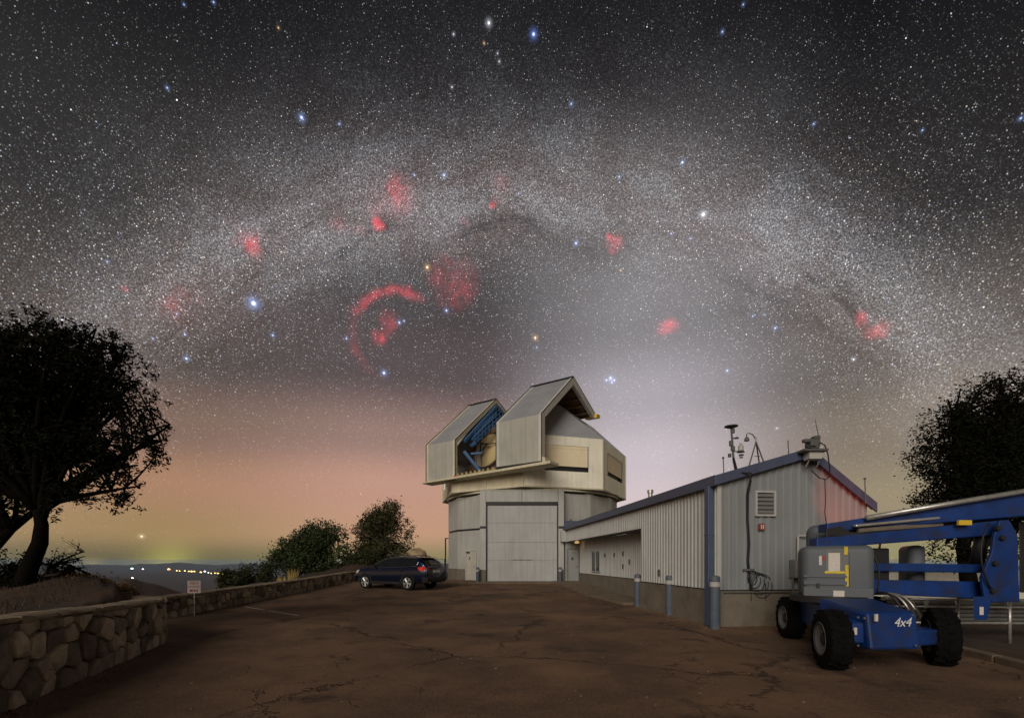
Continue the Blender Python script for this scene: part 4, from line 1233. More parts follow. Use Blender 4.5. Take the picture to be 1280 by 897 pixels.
# meter cabinet and conduit
k = MB(); k.box(1.84, 2.16, -0.24, -0.03, 1.18, 1.62); mc = k.build("meter_cabinet", "vent_grey", shed, bevel=0.012)
k = MB(); k.tube([(2.02, -0.1, 1.6), (2.02, -0.1, 2.16), (2.04, -0.1, 2.2), (2.3, -0.1, 2.2)], 0.022, 8); k.build("conduit", "instrument_pale", shed)
for x in (1.87, 2.12):
    k = MB(); k.tube([(x, -0.12, 1.18), (x, -0.12, 0.0)], 0.025, 8); k.build("conduit", "instrument", shed)
k = MB(); k.tube([(2.06, -0.14, 1.18), (2.06, -0.14, 0.05)], 0.02, 8); k.build("conduit", "instrument_pale", shed)
# ground line pipe along the plinth top
k = MB(); k.tube([(0.1, -0.09, ZP - 0.05), (1.86, -0.09, ZP - 0.05)], 0.018, 8); k.build("conduit", "instrument", shed)
# porch details: door, window, lamp, small fittings
k = MB(); k.box(0.15, 0.78, LEN - 0.16, LEN - 0.125, 0.32, 2.25); pd2 = k.build("porch_door", "door_grey", shed, bevel=0.006)
k = MB()
for x0, x1, z0, z1 in ((0.09, 0.145, 0.3, 2.31), (0.785, 0.84, 0.3, 2.31), (0.146, 0.784, 2.255, 2.31)):
    k.box(x0, x1, LEN - 0.18, LEN - 0.122, z0, z1)
k.build("door_frame", "vent_grey", pd2)
k = MB(); k.box(0.34, 0.46, LEN - 0.168, LEN - 0.161, 1.62, 1.78); k.build("notice", "smudge", pd2)
k = MB(); k.tube([(0.70, LEN - 0.21, 1.25), (0.60, LEN - 0.21, 1.25)], 0.018, 6); k.build("handle", "steel", pd2)
wy = None
def rec_y(px):
    k_ = (px - 640) / F
    # point on recessed wall line at local x = DR
    bx_, by_ = lp(DR, 0)
    return (k_ * by_ - bx_) / (WU.x - k_ * WU.y)
ya, yb = rec_y(751), rec_y(741)
zc0, zc1 = 1.05, 2.05
k = MB()
for y0, y1, z0, z1 in ((ya - 0.05, ya, zc0 - 0.05, zc1 + 0.05), (yb, yb + 0.05, zc0 - 0.05, zc1 + 0.05), (ya, yb, zc1, zc1 + 0.05), (ya, yb, zc0 - 0.05, zc0), ((ya + yb) / 2 - 0.03, (ya + yb) / 2 + 0.03, zc0, zc1)):
    k.box(DR - 0.08, DR + 0.0, y0, y1, z0, z1)
wn = k.build("window", "siding", shed)
for y0, y1 in ((ya, (ya + yb) / 2 - 0.032), ((ya + yb) / 2 + 0.032, yb)):
    k = MB(); k.box(DR - 0.05, DR - 0.035, y0 + 0.002, y1 - 0.002, zc0 + 0.002, zc1 - 0.002); k.build("pane", "glass_dark", wn)
for px, z in ((757, 1.85), (769, 1.85), (780, 1.9), (788, 1.55), (780, 1.35)):
    y = rec_y(px); k = MB(); k.box(DR - 0.07, DR - 0.028, y - 0.05, y + 0.05, z - 0.09, z + 0.09); k.build("wall_fitting", "instrument", shed, bevel=0.006)
k = MB(); k.box(-0.06, -0.03, 3.1, 3.2, 1.12, 1.32); k.build("wall_fitting", "instrument", shed, bevel=0.006)
k = MB(); k.lathe([(0.0, 0.0), (0.09, 0.0), (0.13, 0.03), (0.14, 0.08), (0.06, 0.14), (0.0, 0.14)], 16, Matrix.Translation((0.45, LEN - 1.0, ZR - 0.12)))
k.build("porch_lamp", "porch_lamp", shed, smooth=True)
pl = bpy.data.lights.new("porch_light", "POINT"); pl.energy = 1.2; pl.color = (1.0, 0.62, 0.3); pl.shadow_soft_size = 0.1
plo = bpy.data.objects.new("porch_light", pl); col.objects.link(plo); plo.parent = shed; plo.location = (0.45, LEN - 1.0, ZR - 0.25)
# flue and stub pipes on the roof
for px, r_, h_ in ((807, 0.10, 0.42),):
    k = MB(); yy = 4.45; z0 = roof_z(0.25)
    k.lathe([(0.0, 0.0), (r_ * 0.75, 0), (r_ * 0.75, h_ * 0.75), (r_, h_ * 0.75), (r_, h_), (0, h_)], 16, Matrix.Translation((0.25, yy, z0 - 0.1)) ); k.build("flue", "galvanised", shed, auto=30)
k = MB(); k.tube([(0.2, 15.4, EZ), (0.2, 15.4, EZ + 0.42)], 0.05, 8); k.build("vent_pipe", "instrument", shed)

# ------------------------------------------------------------------ bollards
def bollard(x, y, h, r, label):
    g = lot_z(x, y)
    root = empty("bollard", (x, y, g))
    tag(root, label, "bollard", "steel bollards guarding the buildings")
    k = MB(); k.lathe([(0, -0.15), (r, -0.15), (r, h - 0.26), (0, h - 0.26)], 20); k.build("post", "bollard_blue", root, auto=40)
    k = MB(); k.lathe([(0, h - 0.259), (r * 1.03, h - 0.259), (r * 1.03, h - 0.15), (0, h - 0.15)], 20); k.build("band", "white_band", root, auto=40)
    k = MB(); k.lathe([(0, h - 0.149), (r, h - 0.149), (r, h - 0.05), (r * 0.8, h - 0.012), (0, h)], 20); k.build("cap", "bollard_blue", root, auto=40)
bollard(4.72, 10.42, 1.24, 0.115, "tallest blue grey bollard at the workshop corner under the downspout")
bollard(4.62, 13.15, 1.16, 0.105, "blue grey bollard with white band against the ribbed workshop side wall")
bollard(4.36, 15.55, 1.12, 0.11, "blue grey bollard at the near edge of the recessed porch")
bollard(-2.02, 26.3, 0.92, 0.10, "short bollard left of the roll-up door beside the personnel door")
bollard(2.83, 26.3, 0.92, 0.10, "short bollard right of the roll-up door near the porch")

# ------------------------------------------------------------------ stone walls
def clip_poly(poly, nx, ny, c):
    """keep the part of a 2D polygon where nx*x + ny*y <= c"""
    out = []
    for i in range(len(poly)):
        p, q = poly[i], poly[(i + 1) % len(poly)]
        dp, dq = nx * p[0] + ny * p[1] - c, nx * q[0] + ny * q[1] - c
        if dp <= 0: out.append(p)
        if (dp < 0 < dq) or (dq < 0 < dp):
            t = dp / (dp - dq)
            out.append((p[0] + (q[0] - p[0]) * t, p[1] + (q[1] - p[1]) * t))
    return out

def rounded(poly, it=1):
    for _ in range(it):
        out = []
        for i in range(len(poly)):
            p, q = poly[i], poly[(i + 1) % len(poly)]
            out.append((p[0] * .86 + q[0] * .14, p[1] * .86 + q[1] * .14)); out.append((p[0] * .14 + q[0] * .86, p[1] * .14 + q[1] * .86))
        poly = out
    return poly

def stone_wall(name, path, h_of, z_of, thick, size, label, seed, cap_len=0.75):
    """dry-laid rubble wall: every stone its own piece; inside face on the path's right side"""
    rnd = random.Random(seed)
    pts = [Vector((x, y, 0)) for x, y in path]
    cum = [0.0]
    for p, q in zip(pts[:-1], pts[1:]): cum.append(cum[-1] + (q - p).length)
    L_ = cum[-1]
    def frame(s):
        s = min(max(s, 0.0), L_ - 1e-6)
        for i in range(len(pts) - 1):
            if cum[i] <= s <= cum[i + 1]:
                t = (s - cum[i]) / (cum[i + 1] - cum[i]); break
        p = pts[i].lerp(pts[i + 1], t)
        def tang(j): 
            a, b = pts[max(j - 1, 0)], pts[min(j + 1, len(pts) - 1)]
            return (b - a).normalized()
        d = tang(i).lerp(tang(i + 1), t).normalized()
        return p, d, Vector((d.y, -d.x, 0))
    root = empty(name, (pts[len(pts) // 2].x, pts[len(pts) // 2].y, 0.0))
    tag(root, label, "wall", "low stone walls round the lot")
    Tw = local(root)
    # core
    k = MB(Tw)
    ns = max(8, int(L_ / 0.35))
    rows = []
    for i in range(ns + 1):
        p, d, nr_ = frame(L_ * i / ns)
        z0, z1 = z_of(p.x, p.y) - 0.25, z_of(p.x, p.y) + h_of(L_ * i / ns) - 0.03
        a, b_ = p - nr_ * 0.05, p - nr_ * thick
        rows.append([(a.x, a.y, z0), (a.x, a.y, z1), (b_.x, b_.y, z1), (b_.x, b_.y, z0)])
    vs_ = [v for r_ in rows for v in r_]
    fs = []
    for i in range(ns):
        for j in range(4):
            fs.append((i * 4 + j, i * 4 + (j + 1) % 4, (i + 1) * 4 + (j + 1) % 4, (i + 1) * 4 + j))
    fs += [(0, 1, 2, 3), (ns * 4 + 3, ns * 4 + 2, ns * 4 + 1, ns * 4)]
    k.add(vs_, fs); k.build("core", "mortar", root)
    # stones: jittered centres, cells clipped by bisectors
    H = max(h_of(L_ * i / 20) for i in range(21))
    cen = []
    y = -0.06
    row = 0
    while y < H:
        rh = size * rnd.uniform(0.6, 1.15)
        x = -size * rnd.random()
        while x < L_ + size * 0.4:
            w = size * rnd.uniform(0.6, 1.7)
            cen.append((x + w / 2 + rnd.uniform(-.1, .1) * size, y + rh / 2 + rnd.uniform(-.30, .30) * size, rnd.uniform(0.7, 1.4)))
            x += w
        y += rh
    for i, (cx, cy, wgt) in enumerate(cen):
        s_m = min(max(cx, 0), L_)
        poly = [(max(cx - 2 * size, 0.0), -0.1), (min(cx + 2 * size, L_), -0.1), (min(cx + 2 * size, L_), h_of(s_m) - 0.055), (max(cx - 2 * size, 0.0), h_of(s_m) - 0.055)]
        if poly[0][0] >= poly[1][0]: continue
        for j, (dx, dy, w2) in enumerate(cen):
            if j == i or abs(dx - cx) > 3 * size or abs(dy - cy) > 3 * size: continue
            nx, ny = dx - cx, dy - cy
            ln = math.hypot(nx, ny)
            if ln < 1e-6: continue
            f_ = wgt / (wgt + w2)
            c = nx * (cx + nx * f_) + ny * (cy + ny * f_)
            poly = clip_poly(poly, nx, ny, c - 0.011 * ln)
            if len(poly) < 3: break
        if len(poly) < 3: continue
        ar = abs(sum(poly[q][0] * poly[(q + 1) % len(poly)][1] - poly[(q + 1) % len(poly)][0] * poly[q][1] for q in range(len(poly)))) / 2
        if ar < 0.006: continue
        poly = rounded(poly, 1)
        mx_, my_ = sum(p[0] for p in poly) / len(poly), sum(p[1] for p in poly) / len(poly)
        out = rnd.uniform(0.015, 0.075)
        tx, ty = rnd.uniform(-.12, .12), rnd.uniform(-.12, .12)
        k = MB(Tw)
        rings = []
        for (shr, dep) in ((1.0, -0.09), (1.0, out * 0.55), (0.93, out * 0.95), (0.52, out * 1.0 + 0.004)):
            ring = []
            for (a, b_) in poly:
                a2, b2 = mx_ + (a - mx_) * shr, my_ + (b_ - my_) * shr
                jit = 0.012 * rnd.uniform(-1, 1) if dep > 0 else 0
                p, d, nr_ = frame(a2)
                p = p + d * (a2 - min(max(a2, 0), L_)) + nr_ * (dep + (jit + tx * (a2 - mx_) + ty * (b2 - my_) if dep > 0 else 0))
                ring.append(Vector((p.x, p.y, z_of(p.x, p.y) + b2)))
            rings.append(ring)
        n = len(poly)
        vs_ = [v for r_ in rings for v in r_]
        ctr = sum((v for v in rings[-1]), Vector()) / n
        vs_.append(ctr)
        fs = [(r_ * n + q, r_ * n + (q + 1) % n, (r_ + 1) * n + (q + 1) % n, (r_ + 1) * n + q) for r_ in range(3) for q in range(n)]
        fs += [(3 * n + q, 3 * n + (q + 1) % n, 4 * n) for q in range(n)]
        k.add(vs_, fs)
        k.build("stone", "stone", root, auto=50)
    # mortar cap in uneven lengths
    s = 0.0
    while s < L_ - 0.05:
        e = min(L_, s + cap_len * rnd.uniform(0.7, 1.3))
        if L_ - e < 0.25: e = L_
        k = MB(Tw)
        m_ = max(3, int((e - s) / 0.12))
        rows = []
        for i in range(m_ + 1):
            ss = s + 0.006 + (e - s - 0.012) * i / m_
            p, d, nr_ = frame(ss)
            zt = z_of(p.x, p.y) + h_of(ss)
            jit = lambda: rnd.uniform(-.018, .018)
            sec = [(0.035 + jit(), -0.05 + jit()), (0.05 + jit(), -0.02 + jit() * .5), (0.02 + jit(), 0.015 + jit() * .6), (-thick * .5, 0.03 + jit() * .8), (-thick - 0.02 + jit(), 0.012 + jit() * .6), (-thick - 0.02, -0.06)]
            rows.append([(p + nr_ * a).to_tuple()[:2] + (zt + b_,) for a, b_ in sec])
        q = len(rows[0])
        k.add([v for r_ in rows for v in r_], [(i * q + j, i * q + (j + 1) % q, (i + 1) * q + (j + 1) % q, (i + 1) * q + j) for i in range(m_) for j in range(q)] + [tuple(range(q)), tuple(m_ * q + j for j in range(q - 1, -1, -1))])
        k.build("cap_stone", "cap_mortar", root, auto=45)
        s = e
    return root

def near_h(s):
    return 0.98 - 0.13 * sstep(s, 5.0, 10.2)
stone_wall("stone_wall", NEAR_WALL, near_h, lambda x, y: 0.0, 0.42, 0.30, "near rubble stone wall with pale mortar cap, curving away at its end", 11)
stone_wall("stone_wall", FAR_WALL, lambda s: 0.60, lambda x, y: lot_z(x, y) - 0.02, 0.40, 0.25, "lower rubble stone wall running back to the parked car", 23, 0.9)

# ------------------------------------------------------------------ vegetation
def leaves(name, pts, normals_bias, size, material, parent, T_, seed, aspect=2.2, wind=None):
    """many small leaf faces round the given points, one mesh"""
    rg = np.random.default_rng(seed)
    P = np.asarray(pts, dtype=np.float64)
    n = len(P)
    d = rg.normal(size=(n, 3)); d[:, 2] *= 0.7
    if normals_bias is not None: d += normals_bias
    d /= np.linalg.norm(d, axis=1)[:, None] + 1e-9
    e = np.cross(d, rg.normal(size=(n, 3))); e /= np.linalg.norm(e, axis=1)[:, None] + 1e-9
    L_ = size * rg.uniform(0.6, 1.4, n)[:, None]
    w = L_ / aspect
    v = np.empty((n, 4, 3))
    v[:, 0] = P - d * L_ * 0.5
    v[:, 1] = P + e * w * 0.5
    v[:, 2] = P + d * L_ * 0.5
    v[:, 3] = P - e * w * 0.5
    v = v.reshape(-1, 3)
    off_ = np.array(T_((0, 0, 0)))
    v = v + off_
    me = bpy.data.meshes.new(name)
    me.vertices.add(4 * n); me.vertices.foreach_set("co", v.ravel())
    me.loops.add(4 * n); me.loops.foreach_set("vertex_index", np.arange(4 * n, dtype=np.int32))
    me.polygons.add(n)
    me.polygons.foreach_set("loop_start", np.arange(0, 4 * n, 4, dtype=np.int32))
    me.polygons.foreach_set("loop_total", np.full(n, 4, dtype=np.int32))
    me.update(); me.validate()
    me.materials.append(MAT[material])
    o = bpy.data.objects.new(name, me)
    col.objects.link(o)
    o.parent = parent
    return o

def bez(p0, p1, p2, n=7):
    return [p0 * (1 - t) ** 2 + p1 * 2 * t * (1 - t) + p2 * t * t for t in [i / n for i in range(n + 1)]]

def tree(name, label, base, trunk_pts, trunk_r, lobes, nlimb, ntwig, nleaf, leaf, leaf_mat, seed, group=None, clump=0.16, cat="tree", hang=0.0, aspect=2.2, fill=0.6):
    """trunk polyline, crown made of ellipsoid lobes (centre, radii): limbs reach into them, leaf clumps sit on the twigs"""
    rnd = random.Random(seed); rg = np.random.default_rng(seed)
    root = empty(name, base)
    tag(root, label, cat, group)
    T_ = local(root)
    tp = [Vector(p) for p in trunk_pts]
    k = MB(T_)
    k.tube(tp, [trunk_r * (1 - 0.5 * i / (len(tp) - 1)) for i in range(len(tp))], 10)
    tips = []
    weights = [l[1][0] * l[1][1] * l[1][2] for l in lobes]
    def sample(outer=False):
        l = rnd.choices(lobes, weights)[0]
        u = Vector((rnd.gauss(0, 1), rnd.gauss(0, 1), rnd.gauss(0, 1))).normalized()
        r_ = rnd.uniform(0.72, 1.0) if outer else rnd.random() ** 0.4
        return Vector(l[0]) + Vector((u.x * l[1][0], u.y * l[1][1], u.z * l[1][2])) * r_
    fork = tp[-1]
    limbs = []
    for i in range(nlimb):
        tgt = sample(True)
        st = tp[-1] if rnd.random() < 0.6 else tp[-2].lerp(tp[-1], rnd.random())
        midp = st.lerp(tgt, 0.5) + Vector((rnd.uniform(-.25, .25), rnd.uniform(-.25, .25), rnd.uniform(0.0, .35))) * (tgt - st).length * 0.6
        c = bez(st, midp, tgt, 8)
        r0 = trunk_r * rnd.uniform(0.28, 0.5)
        k.tube(c, [r0 * (1 - 0.85 * j / 8) + 0.006 for j in range(9)], 6)
        limbs.append((c, r0))
    for i in range(ntwig):
        c, r0 = rnd.choice(limbs)
        j = rnd.randint(2, 8)
        st = c[j]
        tgt = sample()
        # nearest of a few candidates
        for _ in range(4):
            t2 = sample(rnd.random() < 0.5)
            if (t2 - st).length < (tgt - st).length: tgt = t2
        midp = st.lerp(tgt, 0.5) + Vector((rnd.uniform(-.2, .2), rnd.uniform(-.2, .2), rnd.uniform(-.05, .25))) * (tgt - st).length
        tw = bez(st, midp, tgt, 5)
        k.tube(tw, [max(0.004, r0 * 0.30 * (1 - 0.8 * q / 5)) for q in range(6)], 5)
        tips += tw[2:]
    k.build("trunk", "bark", root, smooth=True)
    centres = np.array([tuple(t) for t in tips])
    idx = rg.integers(0, len(centres), int(nleaf * (1 - fill * 0.3)))
    sz = clump * rg.uniform(0.5, 1.5, len(centres))
    pts = centres[idx] + rg.normal(size=(len(idx), 3)) * sz[idx][:, None]
    nf = nleaf - len(idx)
    extra = np.array([tuple(sample(rnd.random() < 0.6)) for _ in range(max(1, nf // 14))])
    ie = rg.integers(0, len(extra), nf)
    pts2 = extra[ie] + rg.normal(size=(nf, 3)) * clump * 0.55
    pts = np.concatenate([pts, pts2])
    leaves("crown", pts, np.array([0, 0, -hang]) if hang else None, leaf, leaf_mat, root, T_, seed + 1, aspect)
    return root

def pw(px, py, Y):
    """lot coordinates of a point on the plane Y metres ahead (for laying the place out from the survey)"""
    return Vector(((px - 640) / F * Y, Y, EYE + (700 - py) / F * Y))

# big pine-like tree behind the near wall
tb = pw(22, 742, 8.2)
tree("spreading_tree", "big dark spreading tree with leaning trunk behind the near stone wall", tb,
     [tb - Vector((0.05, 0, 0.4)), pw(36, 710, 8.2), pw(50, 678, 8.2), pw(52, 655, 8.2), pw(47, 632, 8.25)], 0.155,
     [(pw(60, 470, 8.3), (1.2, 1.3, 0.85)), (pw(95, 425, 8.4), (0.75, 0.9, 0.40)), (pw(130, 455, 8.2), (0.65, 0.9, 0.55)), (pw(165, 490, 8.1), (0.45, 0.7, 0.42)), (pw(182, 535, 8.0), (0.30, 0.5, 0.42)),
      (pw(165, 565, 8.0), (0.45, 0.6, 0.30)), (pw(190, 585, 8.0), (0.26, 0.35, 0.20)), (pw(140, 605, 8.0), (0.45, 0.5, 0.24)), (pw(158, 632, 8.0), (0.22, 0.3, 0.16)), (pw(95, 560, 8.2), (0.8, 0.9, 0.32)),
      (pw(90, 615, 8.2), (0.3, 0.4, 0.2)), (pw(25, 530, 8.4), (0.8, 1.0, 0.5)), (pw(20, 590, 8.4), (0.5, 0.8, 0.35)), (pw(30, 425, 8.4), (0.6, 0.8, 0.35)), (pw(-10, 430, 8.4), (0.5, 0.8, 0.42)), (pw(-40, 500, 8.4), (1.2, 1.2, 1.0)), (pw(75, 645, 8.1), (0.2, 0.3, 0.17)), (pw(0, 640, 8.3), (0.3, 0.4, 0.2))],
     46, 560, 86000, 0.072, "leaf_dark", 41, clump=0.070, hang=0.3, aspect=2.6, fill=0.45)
# second, mostly outside the picture
tb2 = pw(-70, 745, 8.8)
tree("leaning_tree", "second dark trunk leaning in from beside the spreading tree", tb2,
     [tb2, pw(-40, 712, 8.8), pw(-15, 692, 8.8), pw(15, 660, 8.8)], 0.15,
     [(pw(5, 610, 8.8), (0.9, 0.9, 0.5)), (pw(-70, 560, 9.0), (1.3, 1.3, 1.1))], 12, 90, 12000, 0.07, "leaf_dark", 43, clump=0.10, hang=0.3, aspect=3.0)

# oaks and bushes beyond the lower wall
tb = pw(392, 722, 31); tb.z = ground_z(tb.x, tb.y) - 0.1
tree("oak_tree", "dense dark green oak beyond the stone wall, left of the rounder oak", tb,
     [tb, tb + Vector((0.1, 0, 0.8)), tb + Vector((0.0, 0.1, 1.6))], 0.22,
     [(pw(390, 680, 31), (1.3, 1.5, 1.2)), (pw(405, 660, 31), (0.8, 1.0, 0.6)), (pw(385, 660, 31), (0.5, 0.8, 0.5)), (pw(420, 668, 31), (0.8, 1.0, 0.7)), (pw(362, 685, 31), (0.7, 1.0, 0.8)), (pw(350, 698, 31), (0.5, 0.8, 0.7)), (pw(432, 690, 31), (0.5, 0.9, 0.5)), (pw(385, 706, 30.5), (1.9, 1.4, 0.8)), (pw(420, 705, 30.5), (0.8, 1, 0.6))],
     18, 150, 26000, 0.15, "leaf_green", 51, group="oaks beyond the stone wall", clump=0.22, aspect=1.7, fill=1.0)
tb = pw(478, 700, 33.5); tb.z = ground_z(tb.x, tb.y) - 0.1
tree("oak_tree", "rounded olive green oak on the knoll behind the parked car", tb,
     [tb, tb + Vector((0.05, 0, 0.7)), tb + Vector((-0.05, 0, 1.5))], 0.2,
     [(pw(478, 652, 33.5), (1.3, 1.5, 0.9)), (pw(487, 638, 33.5), (1.0, 1.2, 0.75)), (pw(462, 650, 33.5), (0.7, 0.9, 0.7)), (pw(505, 660, 33.5), (0.75, 0.9, 0.8)), (pw(512, 676, 33.3), (0.4, 0.7, 0.5)), (pw(450, 665, 33.5), (0.6, 0.9, 0.55)), (pw(446, 682, 33.3), (0.45, 0.7, 0.4)), (pw(470, 675, 33.5), (0.7, 0.9, 0.35)), (pw(495, 685, 33.0), (0.9, 0.9, 0.5)), (pw(476, 690, 32.8), (1.9, 1.2, 0.6)), (pw(458, 690, 33.0), (0.6, 0.9, 0.4)), (pw(512, 690, 32.8), (0.5, 0.8, 0.5))],
     28, 240, 20000, 0.14, "leaf_olive", 53, group="oaks beyond the stone wall", clump=0.21, aspect=1.7, fill=0.6)

def bush(label, px, py, Y, lobes, n, leaf, mt_, seed, stems=6, group="bushes beyond the stone wall", name="bush", clump=0.14, aspect=1.8):
    b_ = pw(px, py, Y); b_.z = ground_z(b_.x, b_.y) - 0.05
    return tree(name, label, b_, [b_, b_ + Vector((0, 0, 0.12)), b_ + Vector((0.02, 0, 0.25))], 0.05, lobes, stems, stems * 7, n, leaf, mt_, seed, group=group, clump=clump, cat="bush", aspect=aspect, fill=0.9)
bush("low dark bush at the left end of the row beyond the stone wall", 292, 730, 27, [(pw(292, 726, 27), (0.9, 0.8, 0.65)), (pw(285, 718, 27), (0.4, 0.4, 0.4))], 4200, 0.12, "leaf_shrub", 61)
bush("tall thin upright bush standing above the others beyond the stone wall", 304, 728, 27.5, [(pw(304, 712, 27.5), (0.26, 0.3, 0.8)), (pw(306, 727, 27.5), (0.7, 0.7, 0.6))], 3200, 0.11, "leaf_shrub", 62)
bush("uneven dark bush with ragged top between thin bush and oak", 330, 724, 28, [(pw(325, 716, 28), (0.8, 0.8, 0.7)), (pw(338, 705, 28), (0.45, 0.5, 0.6)), (pw(345, 722, 28), (1.0, 0.9, 0.9))], 5600, 0.12, "leaf_shrub", 63, 9)
bush("broad dark thicket under the rounded oak, next to the parked car", 440, 716, 31, [(pw(430, 712, 30.5), (1.0, 1.0, 0.6)), (pw(452, 703, 31), (1.1, 1.0, 0.65)), (pw(478, 700, 31.5), (1.4, 1.0, 0.8)), (pw(505, 700, 31.5), (0.9, 0.9, 0.8))], 12000, 0.12, "leaf_shrub", 64, 12)
bush("leafless twiggy shrub beside the leaning trunk behind near wall", 62, 745, 9.0, [(pw(70, 712, 9.0), (0.55, 0.4, 0.30)), (pw(85, 690, 9.0), (0.22, 0.3, 0.3))], 700, 0.045, "leaf_dark", 65, 12, group="shrubs behind the near wall", clump=0.05)
bush("tall dark leafy shrub left of the leaning trunk", 5, 745, 8.6, [(pw(5, 700, 8.6), (0.35, 0.4, 0.5)), (pw(-5, 722, 8.6), (0.6, 0.5, 0.3))], 1900, 0.055, "leaf_dark", 66, 9, group="shrubs behind the near wall", clump=0.06)
bush("dry reddish brown shrub on the earth bank behind the near wall", 85, 748, 8.6, [(pw(78, 738, 8.7), (0.45, 0.35, 0.22)), (pw(110, 740, 8.8), (0.55, 0.4, 0.20))], 5200, 0.05, "leaf_dry", 67, 9, group="shrubs behind the near wall", clump=0.06)

bush("low dark scrub on the bank between the big tree and the stone wall end", 130, 745, 9.4, [(pw(128, 738, 9.4), (0.55, 0.4, 0.2)), (pw(150, 742, 9.4), (0.35, 0.35, 0.15)), (pw(105, 728, 9.4), (0.4, 0.35, 0.18))], 5200, 0.05, "leaf_dry", 68, 9, group="shrubs behind the near wall", clump=0.07)
bush("dark low scrub at the foot of the leaning trunk", 40, 750, 8.3, [(pw(35, 742, 8.3), (0.5, 0.4, 0.2)), (pw(5, 745, 8.3), (0.5, 0.4, 0.22))], 4200, 0.05, "leaf_dark", 69, 9, group="shrubs behind the near wall", clump=0.07)
# big dark tree on the right, beyond the lift
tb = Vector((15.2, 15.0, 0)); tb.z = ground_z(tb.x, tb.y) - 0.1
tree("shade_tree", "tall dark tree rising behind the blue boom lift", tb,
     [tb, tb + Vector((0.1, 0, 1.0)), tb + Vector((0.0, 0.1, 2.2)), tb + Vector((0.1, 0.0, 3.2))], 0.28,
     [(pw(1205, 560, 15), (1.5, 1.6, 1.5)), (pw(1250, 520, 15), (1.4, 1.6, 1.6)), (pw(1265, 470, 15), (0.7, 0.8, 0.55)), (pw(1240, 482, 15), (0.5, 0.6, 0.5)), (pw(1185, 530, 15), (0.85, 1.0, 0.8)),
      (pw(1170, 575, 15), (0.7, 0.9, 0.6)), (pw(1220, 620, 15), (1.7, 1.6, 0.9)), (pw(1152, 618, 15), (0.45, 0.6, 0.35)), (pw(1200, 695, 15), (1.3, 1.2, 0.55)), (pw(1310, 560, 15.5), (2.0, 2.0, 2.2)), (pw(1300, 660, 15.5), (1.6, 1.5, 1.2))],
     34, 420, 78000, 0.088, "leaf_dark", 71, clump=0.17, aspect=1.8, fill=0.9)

# golden grass tufts on the wall's far side
def grass_tuft(label, x, y, z, n, h, mt_, seed, spread=0.25):
    rnd = random.Random(seed)
    root = empty("grass_tuft", (x, y, z)); tag(root, label, "grass", "dry grass tufts by the walls")
    k = MB()
    for i in range(n):
        a, r_ = rnd.uniform(0, 6.28), spread * rnd.random() ** 0.5
        bx_, by_ = r_ * math.cos(a), r_ * math.sin(a)
        hh = h * rnd.uniform(0.5, 1.1); ln = rnd.uniform(0.0, 0.35) * hh
        tx, ty = bx_ + ln * math.cos(a), by_ + ln * math.sin(a)
        w = 0.012
        pa = rnd.uniform(0, 3.14); wx, wy = w * math.cos(pa), w * math.sin(pa)
        k.add([(bx_ - wx, by_ - wy, -0.05), (bx_ + wx, by_ + wy, -0.05), ((bx_ + tx) / 2 + wx * .6, (by_ + ty) / 2 + wy * .6, hh * .6), ((bx_ + tx) / 2 - wx * .6, (by_ + ty) / 2 - wy * .6, hh * .6), (tx, ty, hh)], [(0, 1, 2, 3), (3, 2, 4)])
    o = k.build("blades", mt_, root)
    o["kind"] = "stuff"
for i, (px, py, Y, n, h, sp_, lab) in enumerate([(366, 725, 23.5, 110, 0.42, 0.24, "tall golden grass tuft standing above the far stone wall"), (355, 728, 22.5, 60, 0.15, 0.35, "short golden grass at the foot of the tall tuft beyond the wall")]):
    p = pw(px, py, Y); p.x = min(p.x, -10.55)
    grass_tuft(lab, p.x, p.y, ground_z(p.x, p.y), n, h + 0.25, "grass_gold", 80 + i, sp_)
rnd_ = random.Random(9)
dg = empty("dry_grass", (-7.4, 6.8, ground_z(-7.4, 6.8))); tag(dg, kind="stuff")
k = MB(local(dg))
for i in range(900):
    p = Vector((-6.3, 4.6, 0)).lerp(Vector((-8.2, 9.2, 0)), rnd_.random()) + Vector((rnd_.uniform(-1.7, 0.0), rnd_.uniform(-.4, .4), 0))
    z = ground_z(p.x, p.y); h_ = rnd_.uniform(0.04, 0.15); a_ = rnd_.uniform(0, 6.28)
    w_ = Vector((math.cos(a_), math.sin(a_), 0)) * 0.006; t_ = Vector((rnd_.uniform(-.06, .06), rnd_.uniform(-.06, .06), h_))
    p.z = z - 0.01
    k.add([p - w_, p + w_, p + t_], [(0, 1, 2)])
k.build("blades", "grass_dry", dg)

# boulder behind the car
def boulder(label, loc, rx, ry, rz, seed, name="boulder"):
    bm = bmesh.new()
    bmesh.ops.create_icosphere(bm, subdivisions=4, radius=1)
    for v in bm.verts:
        d = v.co.normalized()
        n = mnoise.fractal(d * 1.6 + Vector((seed, 0, 0)), 1.0, 2.0, 4) * 0.16
        c = mnoise.cell(d * 1.3 + Vector((0, seed, 0))) * 0.06
        r_ = 1 + n + c
        v.co = Vector((d.x * rx, d.y * ry, d.z * rz)) * r_
    me = bpy.data.meshes.new(name); bm.to_mesh(me); bm.free()
    me.polygons.foreach_set("use_smooth", [True] * len(me.polygons))
    me.materials.append(MAT["rock_tan"])
    o = bpy.data.objects.new(name, me); o.location = loc; col.objects.link(o)
    return tag(o, label, "rock")
p = pw(519, 692, 32.0)
boulder("big tan boulder behind the roof of the parked car", p + Vector((0, 0, -0.25)), 0.85, 0.8, 0.62, 3.0)
p = pw(502, 697, 31.6)
boulder("lower darker boulder next to the big tan boulder", p + Vector((0, 0, -0.35)), 0.75, 0.7, 0.5, 8.0)

